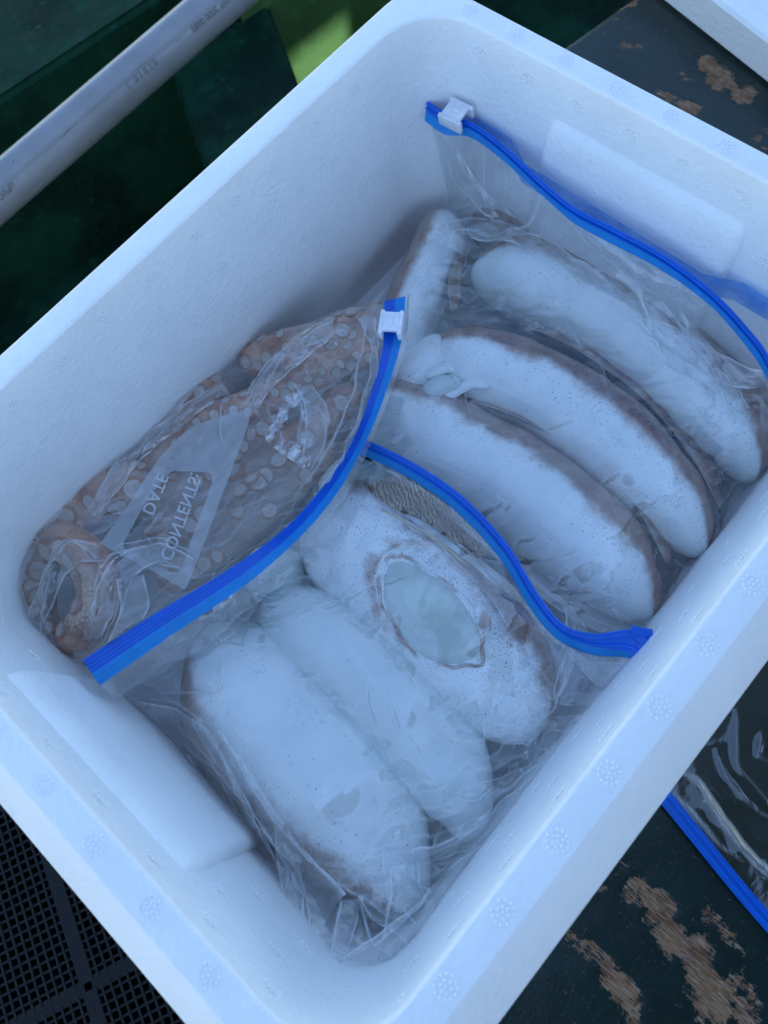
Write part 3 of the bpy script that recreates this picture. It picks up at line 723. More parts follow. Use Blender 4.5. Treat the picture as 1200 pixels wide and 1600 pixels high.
def ribbon(name, e1, e2, prof, mat, parent, th=.0012, n=None):
    """a moulded strip between two edge curves; prof: list of (across 0..1, height)"""
    n = len(e1); T = np.gradient(e1, axis=0); A = e2 - e1
    Nn = np.cross(T, A); Nn /= np.linalg.norm(Nn, axis=1)[:, None] + 1e-9
    Nn *= np.sign(Nn @ (CAM - e1.mean(0)))[:, None] if False else np.where((Nn * (CAM - e1)).sum(1) > 0, 1, -1)[:, None]
    top = [e1 + A * a + Nn * h for a, h in prof]; bot = [e1 + A * a - Nn * th for a, h in reversed(prof)]
    R_ = top + bot; m = len(R_); V = np.vstack([np.stack(R_, 1).reshape(-1, 3)]); fs = []
    for i in range(n - 1):
        for j in range(m):
            a, b = i * m + j, i * m + (j + 1) % m; fs.append((a, b, b + m, a + m))
    fs.append(tuple(range(m))[::-1]); fs.append(tuple((n - 1) * m + q for q in range(m)))
    me = mesh(name, V, fs); me.set_sharp_from_angle(angle=math.radians(55))
    return child(name, me, mat, parent)
def ribs(centres, w_=.05, h=.0011, base=0.0):
    prof = [(0, base)]
    for c in centres: prof += [(max(0.001, c - w_), base), (c - w_ * .6, base + h), (c + w_ * .6, base + h), (min(.999, c + w_), base)]
    prof.append((1, base)); return prof
def slider(parent, c, along, up, s=1.0):
    """moulded slider riding on the zip: a saddle with two longer jaws"""
    a = Vector(along).normalized(); n_ = Vector(up); n_ = (n_ - a * n_.dot(a)).normalized(); b = n_.cross(a)
    bm = bmesh.new()
    def bx(l0, l1, w0, w1, h0, h1):
        vv = [bm.verts.new(Vector(c) + a * x * s + b * y * s + n_ * z * s) for x in (l0, l1) for y in (w0, w1) for z in (h0, h1)]
        for q in ((0, 1, 3, 2), (4, 6, 7, 5), (0, 4, 5, 1), (2, 3, 7, 6), (0, 2, 6, 4), (1, 5, 7, 3)): bm.faces.new([vv[i] for i in q])
    bx(-.0068, .0068, -.0052, .0052, .0028, .0052)
    bx(-.0085, .0085, -.0075, -.0048, -.0040, .0044)
    bx(-.0085, .0085, .0048, .0075, -.0040, .0044)
    bx(-.0030, .0030, -.0016, .0016, .0050, .0062)
    bmesh.ops.recalc_face_normals(bm, faces=bm.faces)
    bmesh.ops.bevel(bm, geom=bm.edges[:], offset=.0005, segments=2, affect='EDGES', profile=.5)
    me = bm_mesh('slider', bm); me.set_sharp_from_angle(angle=math.radians(40))
    return child('slider', me, WHITE_PL, parent)
hz = lambda d: H - d
# ---- upper bag
bagA = root('zip_bag', 900, 560, 'clear bag of speckled squid with dark blue zip curving along the end wall', 'zip bag', 'clear bags of seafood in the foam box')
zA = [(668, 158, hz(.058)), (700, 178, hz(.058)), (740, 195, hz(.057)), (790, 232, hz(.057)), (850, 288, hz(.058)), (900, 327, hz(.058)), (960, 358, hz(.058)), (1040, 402, hz(.060)), (1110, 455, hz(.064)), (1165, 512, hz(.070)), (1200, 560, hz(.076)), (1232, 640, hz(.085))]
e1 = path(zA, n=120); off = np.linspace(1, .75, 120)[:, None]
e2 = path([(x - 4, y + (26 if x < 720 else 15 if x < 900 else 17), z - .008) for x, y, z in zA], n=120)
ribbon('zip_track', e1, e1 + (e2 - e1) * .62, ribs((.25, .7), .12, .0012), BLUE, bagA, .0014)
ribbon('zip_flange', e1 + (e2 - e1) * .62, e2 + (e2 - e1) * .35 * np.interp(np.linspace(0, 1, 120), [0, .12, .35, .5, .75, .9, 1], [.5, .9, .2, 1, .3, 1.3, .8])[:, None], [(0, 0), (.5, .0003), (1, 0)], BLUE_THIN, bagA, .0005)
slider(bagA, U(713, 181, hz(.058)), e1[12] - e1[2], Vector((-.15, -.25, 1)), 1.12)
# the other lip of the open mouth, against the end wall
l1 = path([(690, 172, hz(.060)), (760, 205, hz(.060)), (860, 262, hz(.062)), (1000, 345, hz(.064)), (1150, 438, hz(.066)), (1230, 490, hz(.066))], n=160)
l1[:, 0] = np.interp(np.linspace(0, 1, 160), [0, .2, .28, .80, .88, 1], [BL - .0245, BL - .0245, BL - .0350, BL - .0350, BL - .0255, BL - .0255])
l2 = l1 - np.array([0, 0, .016]); l2[:, 0] -= .0015
ribbon('zip_lip', l1, l2, [(0, 0), (.5, .0002), (1, 0)], BLUE_PALE, bagA, .0004)
GAf = coons([U(*p) for p in [(x - 3, y + 10, z - .008) for x, y, z in zA]],
            [U(548, 700, hz(.120)), U(640, 760, hz(.114)), U(740, 840, hz(.114)), U(840, 930, hz(.115)), U(930, 985, hz(.122)), U(1005, 1000, hz(.140))],
            [U(668, 168, hz(.066)), U(690, 260, hz(.11)), U(700, 325, hz(.145)), U(668, 368, hz(.165)), U(625, 425, hz(.165)), U(590, 475, hz(.165)), U(566, 560, hz(.160)), U(550, 640, hz(.140)), U(548, 700, hz(.120))],
            [U(1229, 650, hz(.108)), U(1222, 730, hz(.140)), U(1165, 815, hz(.150)), U(1112, 882, hz(.150)), U(1050, 960, hz(.148)), U(1005, 1000, hz(.140))], 300, 230)
crA = [([(690, 342), (760, 345), (850, 376), (940, 425)], .0030, .0018), ([(722, 335), (690, 360), (650, 430), (600, 475)], .0025, .0016), ([(930, 420), (985, 470), (1050, 570)], .0035, .0022),
       ([(884, 490), (905, 530), (938, 560), (948, 595)], .0030, .0012), ([(985, 500), (1060, 555), (1130, 600), (1195, 605)], .003, .0016), ([(905, 345), (940, 400), (1010, 445)], .003, .002),
       ([(1040, 490), (1110, 580), (1150, 645)], .003, .0018), ([(925, 632), (970, 690), (1012, 697)], .002, .0012), ([(720, 215), (735, 270), (790, 345)], .0025, .002), ([(940, 425), (1060, 470), (1165, 560)], .003, .0018),
       ([(705, 300), (740, 310), (790, 345)], .0022, .0012), ([(815, 480), (870, 505), (890, 470)], .0018, .0012), ([(1030, 560), (1100, 600), (1120, 625)], .003, .0015), ([(780, 290), (840, 350), (910, 370)], .0025, .002), ([(640, 470), (720, 600), (735, 660)], .0015, .0012)]
fA = film('film', bagA, GAf, CONT['upper'], crA, [(20, .021, .0011), (75, .033, .0018)], zc=hz(.115), seed=1.7, rot=.9, noise_amp=.0009, stretch=(34, 13))
# ---- lower bag
bagB = root('zip_bag', 600, 1150, 'clear crumpled bag holding the torn cuttlefish and two smooth white squid', 'zip bag', 'clear bags of seafood in the foam box')
zB = [(552, 680, hz(.096)), (640, 722, hz(.096)), (720, 776, hz(.096)), (790, 850, hz(.096)), (838, 928, hz(.097)), (880, 978, hz(.098)), (930, 992, hz(.098)), (985, 984, hz(.097)), (1012, 1000, hz(.096))]
zB2 = [(x - 6, y + (10 if x < 900 else 18 if x < 950 else 34), z - .006) for x, y, z in zB]
e1 = path(zB, n=120); e2 = path(zB2, n=120)
ribbon('zip_track', e1, e2, ribs((.25, .75), .1, .0008), BLUE, bagB, .0014)
zB3 = [(x - (12 if x < 900 else 9 if x < 950 else 4), y + (19 if x < 900 else 30 if x < 950 else 44), z - .012) for x, y, z in zB]
e3 = path(zB3, n=120)
ribbon('zip_flange', e2, e3, [(0, 0), (.5, .0004), (1, 0)], BLUE_THIN, bagB, .0005)
ribbon('zip_end', path([(985, 978, hz(.094)), (1020, 985, hz(.094))], n=6), path([(1002, 1034, hz(.105)), (1019, 1028, hz(.105))], n=6), [(0, 0), (.5, .0006), (1, 0)], BLUE, bagB, .0016)
GBf = coons([U(*p) for p in zB3],
            [U(190, 1085, hz(.130)), U(300, 1240, hz(.155)), U(380, 1340, hz(.150)), U(440, 1450, hz(.125)), U(500, 1525, hz(.095)), U(570, 1560, hz(.080)), U(640, 1500, hz(.095))],
            [U(540, 704, hz(.108)), U(480, 790, hz(.112)), U(400, 880, hz(.110)), U(290, 990, hz(.110)), U(190, 1085, hz(.130))],
            [U(1010, 1040, hz(.112)), U(900, 1150, hz(.118)), U(790, 1260, hz(.118)), U(720, 1360, hz(.115)), U(690, 1430, hz(.105)), U(640, 1500, hz(.095))], 260, 290)
crB = [([(205, 1090), (300, 1115), (400, 1290), (470, 1380), (505, 1545)], .0045, .0022), ([(250, 1150), (370, 1240), (430, 1380), (440, 1460), (540, 1545)], .0045, .0022), ([(330, 1110), (430, 1285), (540, 1385), (640, 1440)], .0035, .002),
       ([(400, 985), (560, 925), (645, 900)], .002, .0016), ([(575, 1060), (580, 1120), (650, 1260)], .0020, .0014), ([(470, 905), (600, 1010), (660, 1085)], .0018, .0016), ([(760, 1060), (757, 1120), (755, 1185)], .002, .0012),
       ([(860, 920), (885, 990), (1000, 1025)], .0035, .002), ([(790, 880), (868, 935), (882, 1010), (862, 1110)], .0035, .0018), ([(760, 1255), (860, 1180), (960, 1085), (1000, 1040)], .004, .002), ([(690, 1365), (780, 1290), (830, 1200)], .004, .002),
       ([(608, 1330), (612, 1420), (595, 1530)], .004, .0016), ([(640, 1300), (672, 1420)], .003, .0014), ([(480, 1530), (600, 1460), (685, 1385)], .004, .0018), ([(540, 1545), (640, 1470)], .004, .0018), ([(560, 1390), (580, 1450), (640, 1490)], .004, .0014),
       ([(528, 1420), (520, 1530)], .004, .0016), ([(650, 1370), (680, 1400), (670, 1460)], .004, .0014), ([(240, 1110), (330, 1200), (385, 1330)], .003, .0014), ([(430, 1300), (440, 1380), (445, 1440)], .0035, .0016), ([(660, 1340), (740, 1300), (790, 1240)], .003, .0012),
       ([(270, 1075), (340, 1085), (345, 1040)], .003, .0016), ([(900, 990), (890, 1060), (840, 1130)], .003, .0016), ([(690, 1230), (735, 1250), (770, 1230)], .002, .0012), ([(510, 960), (600, 1090), (690, 1240)], .0015, .0012), ([(830, 895), (760, 880), (740, 870)], .002, .0012)]
fB = film('film', bagB, GBf, CONT['lower'], crB, [(62, .016, .004), (15, .023, .004), (110, .031, .005)], zc=hz(.115), seed=4.2, rot=.5, noise_amp=.0010, stretch=(30, 12), mat=FILM)
# ---- left bag
bagC = root('zip_bag', 250, 800, 'clear zip bag of octopus along the long wall with bright blue zip and printed label', 'zip bag', 'clear bags of seafood in the foam box')
zC = [(600, 471, hz(.072)), (598, 540, hz(.074)), (577, 620, hz(.075)), (548, 695, hz(.075)), (503, 762, hz(.076)), (440, 830, hz(.077)), (350, 894, hz(.079)), (240, 960, hz(.081)), (129, 1031, hz(.083))]
zC2 = [(634, 463, hz(.074)), (628, 530, hz(.076)), (606, 605, hz(.078)), (572, 690, hz(.079)), (527, 770, hz(.080)), (470, 838, hz(.081)), (386, 912, hz(.082)), (275, 988, hz(.084)), (156, 1071, hz(.086))]
e1 = path(zC, n=120); e2 = path(zC2, n=120)
ribbon('zip_track', e1, e1 + (e2 - e1) * .55, ribs((.12, .36, .6, .84), .07, .0006), BLUE, bagC, .0012)
ribbon('zip_flange', e1 + (e2 - e1) * .55, e2, ribs((.3, .7), .1, .0005), BLUE_THIN, bagC, .0006)
slider(bagC, U(612, 508, hz(.069)), e2[14] - e2[6], Vector((-.25, -.1, 1)), 1.0)
GCf = coons([U(*p) for p in zC],
            [U(592, 476, hz(.100)), U(520, 488, hz(.112)), U(450, 525, hz(.122)), U(382, 560, hz(.132)), U(300, 598, hz(.130)), U(205, 690, hz(.130)), U(100, 775, hz(.130)), U(38, 815, hz(.128)), U(14, 890, hz(.135)), U(28, 985, hz(.150))],
            [U(600, 471, hz(.072)), U(597, 473, hz(.085)), U(592, 476, hz(.100))],
            [U(129, 1031, hz(.083)), U(140, 1035, hz(.11)), U(70, 1032, hz(.150)), U(28, 985, hz(.150))], 330, 170)
crC = [([(380, 640), (402, 590), (450, 540), (520, 500)], .0035, .0016), ([(560, 492), (575, 560), (540, 690), (470, 800)], .003, .002), ([(455, 600), (475, 640), (470, 720)], .0035, .0018), ([(130, 800), (200, 700), (340, 595)], .003, .0016),
       ([(130, 1000), (170, 880), (240, 850), (300, 870)], .004, .002), ([(35, 990), (90, 855), (150, 850)], .004, .002), ([(240, 880), (300, 905)], .004, .0025), ([(342, 620), (347, 700)], .003, .0012), ([(170, 850), (250, 840), (330, 885)], .003, .0016),
       ([(60, 860), (120, 845), (165, 900), (170, 980)], .003, .0014), ([(180, 900), (185, 960), (150, 1010)], .003, .0014), ([(400, 640), (440, 560), (560, 520)], .002, .0014), ([(70, 1020), (50, 930), (80, 870)], .003, .0014), ([(420, 620), (445, 700)], .0025, .0014), ([(500, 640), (520, 700), (490, 760)], .003, .0018), ([(230, 870), (200, 930), (190, 980)], .0035, .0014)]
fC = film('film', bagC, GCf, CONT['octopus'], crC, [(40, .020, .002), (100, .034, .003)], zc=hz(.105), seed=9.1, rot=1.3, noise_amp=.0012, stretch=(34, 15), gap=.0016, mat=FILM_C)
# film lip beyond the zip
lip = path([(640, 466, hz(.082)), (634, 535, hz(.088)), (612, 612, hz(.094)), (578, 700, hz(.095)), (535, 782, hz(.096)), (482, 858, hz(.097)), (404, 940, hz(.098)), (300, 1022, hz(.100)), (178, 1092, hz(.104))], n=120)
lip += np.stack([0 * lip[:, 0], 0 * lip[:, 0], .003 * fbm(lip[:, 0] * 60, lip[:, 1] * 60, 0, 3)], 1)
def lipfilm():
    m = 9; V = np.vstack([e2 * (1 - f) + lip * f + np.array([0, 0, .0025 * math.sin(math.pi * f)]) for f in np.linspace(0, 1, m)]); n = 120
    V[:, 2] += .0012 * fbm(V[:, 0] * 110, V[:, 1] * 110, 2.2, 3)
    F = [(j * n + i, j * n + i + 1, (j + 1) * n + i + 1, (j + 1) * n + i) for j in range(m - 1) for i in range(n - 1)]
    me = mesh('lip_film', V, F); attr(me, 'crease', np.tile(np.linspace(.15, 0, m)[:, None], (1, n)).ravel()); attr(me, 'slack', np.ones(m * n)); child('lip_film', me, FILM_HAZY, bagC)
lipfilm()
def fold_over(bag, F_, p1, p2, lift, arch=.003, n=44, m=9, seed=0.):
    bv = BVHTree.FromPolygons([tuple(map(float, q)) for q in F_[1]], F_[2])
    A, B = catmull(p1, n), catmull(p2, n); V = []
    for j in range(m):
        f = j / (m - 1); q = A * (1 - f) + B * f
        for i, (x, y) in enumerate(q):
            o, d = ray(x, y); h = bv.ray_cast(o, d); p = h[0] if h[0] is not None else UV3(x, y, hz(.12))
            t = i / (n - 1); k = math.sin(math.pi * min(1, max(0, t))) ** .5
            V.append(p - d * (.0008 + k * (lift * (1 - f) + arch * math.sin(math.pi * f) + .0012 * abs(math.sin(f * 9 + t * 5 + seed)))))
    V = np.array([v[:] for v in V]); V += .0014 * np.stack([fbm(V[:, 0] * 70, V[:, 1] * 70, seed + k, 3) for k in range(3)], 1)
    F = [(j * n + i, j * n + i + 1, (j + 1) * n + i + 1, (j + 1) * n + i) for j in range(m - 1) for i in range(n - 1)]
    me = mesh('film_fold', V, F, True)
    f = np.repeat(np.linspace(0, 1, m), n); attr(me, 'crease', np.clip(1.7 * np.exp(-(f / .07) ** 2) + 1.1 * np.exp(-((1 - f) / .05) ** 2), 0, 1.25) * np.clip(.7 + fbm(V[:, 0] * 80, V[:, 1] * 80, seed, 2), 0, 1.1))
    attr(me, 'slack', np.ones(len(V))); child('film_fold', me, FILM_FOLD, bag)
FILM_FOLD = mat_film('folded_film', .13, fine=1.2)
for k, (a, b, l) in enumerate([
        ([(205, 1092), (300, 1118), (365, 1210), (425, 1330)], [(225, 1110), (280, 1170), (350, 1280), (415, 1350)], .003), ([(330, 1115), (400, 1220), (470, 1320), (540, 1400)], [(300, 1130), (370, 1240), (440, 1345), (505, 1440)], .004),
        ([(430, 1290), (436, 1380), (470, 1470), (500, 1540)], [(470, 1330), (475, 1410), (490, 1480), (508, 1545)], .006), ([(480, 1535), (560, 1480), (640, 1420), (690, 1370)], [(520, 1550), (590, 1515), (650, 1470), (675, 1430)], .006),
        ([(600, 1330), (606, 1400), (598, 1470), (592, 1525)], [(632, 1340), (640, 1410), (625, 1470), (610, 1530)], .005), ([(640, 1330), (720, 1300), (800, 1240), (900, 1150)], [(660, 1352), (740, 1322), (810, 1265), (905, 1165)], .005),
        ([(690, 1385), (705, 1350), (760, 1310), (800, 1262)], [(655, 1440), (700, 1400), (755, 1340), (805, 1280)], .004), 
        ([(820, 900), (872, 945), (885, 1010), (868, 1100)], [(842, 905), (900, 960), (925, 1010), (890, 1100)], .004), ([(870, 985), (930, 1030), (985, 1040), (1005, 1045)], [(880, 1010), (920, 1060), (960, 1075), (985, 1065)], .003),
        ([(530, 1410), (520, 1470), (525, 1530)], [(560, 1400), (550, 1470), (535, 1535)], .005),
        ([(560, 1400), (590, 1440), (650, 1490)], [(585, 1385), (625, 1420), (665, 1465)], .004),
        ([(560, 790), (680, 850), (760, 930), (800, 990)], [(590, 790), (700, 840), (785, 915), (830, 970)], .001)]):
    fold_over(bagB, fB, a, b, l, seed=k * 1.7)
for k, (a, b, l) in enumerate([
        ([(690, 340), (760, 343), (850, 374), (945, 428)], [(735, 372), (800, 380), (870, 410), (950, 450)], .002), ([(935, 425), (990, 480), (1060, 560), (1110, 620)], [(960, 415), (1030, 470), (1100, 550), (1150, 600)], .003),
        ([(985, 498), (1060, 552), (1130, 598), (1195, 605)], [(1010, 492), (1090, 530), (1160, 570), (1200, 580)], .003), ([(880, 335), (930, 395), (1010, 448), (1090, 480)], [(910, 340), (970, 390), (1050, 430), (1110, 465)], .002),
        ([(1040, 490), (1110, 580), (1150, 645)], [(1075, 500), (1140, 580), (1175, 640)], .002),
        ([(690, 230), (715, 290), (770, 345)], [(720, 240), (750, 290), (800, 335)], .002)]):
    fold_over(bagA, fA, a, b, l, seed=20 + k * 1.3)
for k, (a, b, l) in enumerate([
        ([(375, 640), (400, 592), (450, 542), (520, 502)], [(395, 650), (425, 605), (475, 560), (535, 520)], .002), ([(560, 495), (578, 565), (545, 690), (475, 800)], [(585, 495), (592, 570), (565, 690), (500, 790)], .002),
        ([(135, 800), (200, 702), (345, 595)], [(150, 812), (225, 715), (355, 612)], .0015), ([(130, 1000), (168, 885), (240, 850), (305, 872)], [(160, 1000), (200, 910), (250, 880), (295, 895)], .004),
        ([(35, 990), (88, 858), (150, 850)], [(60, 1000), (110, 890), (165, 880)], .003),
        ([(180, 905), (188, 960), (160, 1015)], [(225, 900), (235, 950), (210, 985)], .003), ([(455, 600), (478, 640), (470, 725)], [(490, 600), (515, 650), (500, 720)], .002)]):
    fold_over(bagC, fC, a, b, l, seed=40 + k * 1.9)
# beads of water on the films
def drops(bag, F_, n, box_px):
    bv = BVHTree.FromPolygons([tuple(map(float, q)) for q in F_[1]], F_[2]); bm = bmesh.new(); k = 0
    while k < n:
        x, y = random.uniform(box_px[0], box_px[2]), random.uniform(box_px[1], box_px[3]); o, d = ray(x, y); h = bv.ray_cast(o, d); k += 1
        if h[0] is None: continue
        r = .0005 + .0011 * random.random() ** 3; M_ = Matrix.Translation(h[0]) @ (h[1] if h[1].z > 0 else -h[1]).to_track_quat('Z', 'Y').to_matrix().to_4x4() @ Matrix.Diagonal((r, r * random.uniform(.7, 1.3), r * .55, 1))
        bmesh.ops.create_icosphere(bm, subdivisions=1, radius=1, matrix=M_)
    o = child('water_drops', bm_mesh('water_drops', bm), DROP, bag); o['kind'] = 'stuff'
DROP = NT('water'); g_ = DROP.n('ShaderNodeBsdfGlossy'); g_.inputs['Roughness'].default_value = .03; t_ = DROP.n('ShaderNodeBsdfTransparent'); l_ = DROP.n('ShaderNodeLayerWeight'); l_.inputs[0].default_value = .5
DROP = DROP.done(DROP.shmix(DROP.math('ADD', DROP.math('MULTIPLY', DROP.math('POWER', l_.outputs['Facing'], 3.0), .8), .06, clamp=True), t_.outputs[0], g_.outputs[0]))
drops(bagA, fA, 130, (600, 330, 1190, 960)); drops(bagB, fB, 150, (260, 800, 1000, 1520)); drops(bagC, fC, 70, (40, 500, 590, 1000))
# printed label on the octopus bag (seen from behind, so it reads mirrored)
PRINT = NT('label_print'); PRINT = PRINT.done(PRINT.shmix(.40, PRINT.n('ShaderNodeBsdfTransparent').outputs[0], PRINT.pbr((.62, .66, .70), .5, None, .3)))
TEXTP = NT('label_letters'); TEXTP = TEXTP.done(TEXTP.shmix(.62, TEXTP.n('ShaderNodeBsdfTransparent').outputs[0], TEXTP.pbr((.72, .75, .78), .5, None, .3)))
bvC = BVHTree.FromPolygons([tuple(map(float, q)) for q in fC[1]], fC[2])
def onto_film(px, py, lift=.0006):
    o, d = ray(px, py); h = bvC.ray_cast(o, d)
    p = h[0] if h[0] is not None else UV3(px, py, hz(.095))
    return p - d * lift
def flat_print(name, polys_px, faces, mat, lift=.0006):
    return child(name, mesh(name, [onto_film(x, y, lift) for x, y in polys_px], faces), mat, bagC)
def frame_print():
    out = [(418, 602), (378, 640), (300, 738), (302, 752)]
    # outer and inner outlines sampled together, quads between them
    O = catmull([(352, 648), (388, 640), (392, 650), (345, 780), (292, 916), (282, 918), (240, 893), (162, 852), (160, 845), (200, 790), (250, 715), (300, 668), (352, 648)], 160)
    I = catmull([(268, 736), (320, 738), (331, 745), (328, 765), (300, 840), (284, 886), (276, 893), (258, 890), (205, 862), (192, 852), (200, 835), (232, 780), (268, 736)], 160)
    O = np.roll(O[:-1], 0, 0); I = I[:-1]; n = len(O)
    # pair by angle about the window's middle
    c = np.array([262, 815]); ang = lambda A: np.unwrap(np.arctan2(A[:, 1] - c[1], A[:, 0] - c[0]))
    th = np.linspace(0, 2 * math.pi, 121)[:-1]
    def at(A):
        a = np.arctan2(A[:, 1] - c[1], A[:, 0] - c[0]) % (2 * math.pi); o = np.argsort(a)
        return np.stack([np.interp(th, a[o], A[o, k], period=2 * math.pi) for k in (0, 1)], 1)
    O, I = at(O), at(I); m = 6; pts = []
    for j in range(m): f = j / (m - 1); pts += [tuple(q) for q in O * (1 - f) + I * f]
    n = 120; fs = [(j * n + i, j * n + (i + 1) % n, (j + 1) * n + (i + 1) % n, (j + 1) * n + i) for j in range(m - 1) for i in range(n)]
    flat_print('label_frame', pts, fs, PRINT)
frame_print()
def text_geo(s, ext=.0):
    cu = bpy.data.curves.new('t', 'FONT'); cu.body = s; cu.size = 1; cu.resolution_u = 3; cu.offset = ext
    o = bpy.data.objects.new('t', cu); COL.objects.link(o)
    me = bpy.data.meshes.new_from_object(o.evaluated_get(bpy.context.evaluated_depsgraph_get())); bpy.data.objects.remove(o)
    bm = bmesh.new(); bm.from_mesh(me); bmesh.ops.triangulate(bm, faces=bm.faces)
    for _ in range(2):
        le = [e for e in bm.edges if e.calc_length() > .18]
        if le: bmesh.ops.subdivide_edges(bm, edges=le, cuts=1); bmesh.ops.triangulate(bm, faces=bm.faces)
    V = np.array([v.co[:] for v in bm.verts]); bm.verts.index_update(); F = [tuple(v.index for v in f.verts) for f in bm.faces]; bm.free()
    return V, F
def letters(s, p0, p1, size):
    """mirrored line of print from p0 to p1 in picture positions; the letters' tops lie to the left of the way of writing"""
    V, F = text_geo(s, .012); p0, p1 = np.array(p0, float), np.array(p1, float); L = V[:, 0].max()
    d = (p1 - p0) / np.linalg.norm(p1 - p0); q = np.array([-d[1], d[0]])
    pts = p0 + np.outer(V[:, 0] / L, p1 - p0) + np.outer(V[:, 1] * size, q)
    flat_print('label_letters', [tuple(p) for p in pts], F, TEXTP, .001)
letters('CONTENTS:', (250, 872), (298, 738), 28)
letters('DATE', (222, 800), (247, 738), 27)
# a scuffed white scrap of the write-on panel, lying in a fold
SCUFF = NT('scuffed_print'); _v = SCUFF.coord(); SCUFF = SCUFF.done(SCUFF.shmix(SCUFF.ramp(SCUFF.noise(_v, 110, 5, .65), .40, .72), SCUFF.n('ShaderNodeBsdfTransparent').outputs[0], SCUFF.pbr((.74, .76, .78), .4)))
def scuff():
    O = catmull([(440, 620), (478, 612), (486, 640), (484, 728), (460, 722), (418, 690), (416, 672), (432, 655), (440, 620)], 49)[:-1]
    I = catmull([(452, 640), (466, 636), (472, 650), (470, 688), (456, 694), (442, 682), (440, 670), (448, 660), (452, 640)], 49)[:-1]
    n = 48; pts = []
    for f in (0, .33, .66, 1): pts += [tuple(q) for q in O * (1 - f) + I * f]
    fs = [(j * n + i, j * n + (i + 1) % n, (j + 1) * n + (i + 1) % n, (j + 1) * n + i) for j in range(3) for i in range(n)]
    flat_print('write_on_patch', pts, fs, SCUFF, .0009)
scuff()

# ------------------------------------------------------------------ the painted board under the box
e = U(980, 0, 0) - U(880, 70, 0); e /= np.linalg.norm(e); fperp = np.array([e[1], -e[0], 0.0])       # along the visible edge; away from the hull
o0 = U(880, 70, 0) - e * .95
WEAR = [((1075, 1480), (1170, 1640), 24, 1.0), ((1020, 1410), (1080, 1490), 17, .9), ((935, 1490), (990, 1590), 15, .75), ((890, 1460), (935, 1500), 8, .6), ((1005, 1525), (1050, 1590), 7, .6), ((1110, 1425), (1172, 1500), 6, .55),
        ((935, 1390), (985, 1385), 9, .6), ((1000, 1395), (1030, 1415), 12, .7), ((1105, 95), (1150, 145), 26, 1.0), ((1075, 160), (1088, 168), 13, .9), ((1068, 114), (1075, 118), 8, .8), ((1030, 146), (1042, 150), 9, .8),
        ((958, 68), (1000, 72), 5, .6), ((1185, 195), (1215, 215), 10, .8), ((965, 10), (990, 2), 9, .8), ((1110, 170), (1125, 176), 4, .6), ((1180, 215), (1195, 232), 7, .7), ((940, 40), (965, 28), 4, .55), ((1150, 1560), (1190, 1640), 20, .9), ((970, 1350), (1000, 1370), 4, .5)]
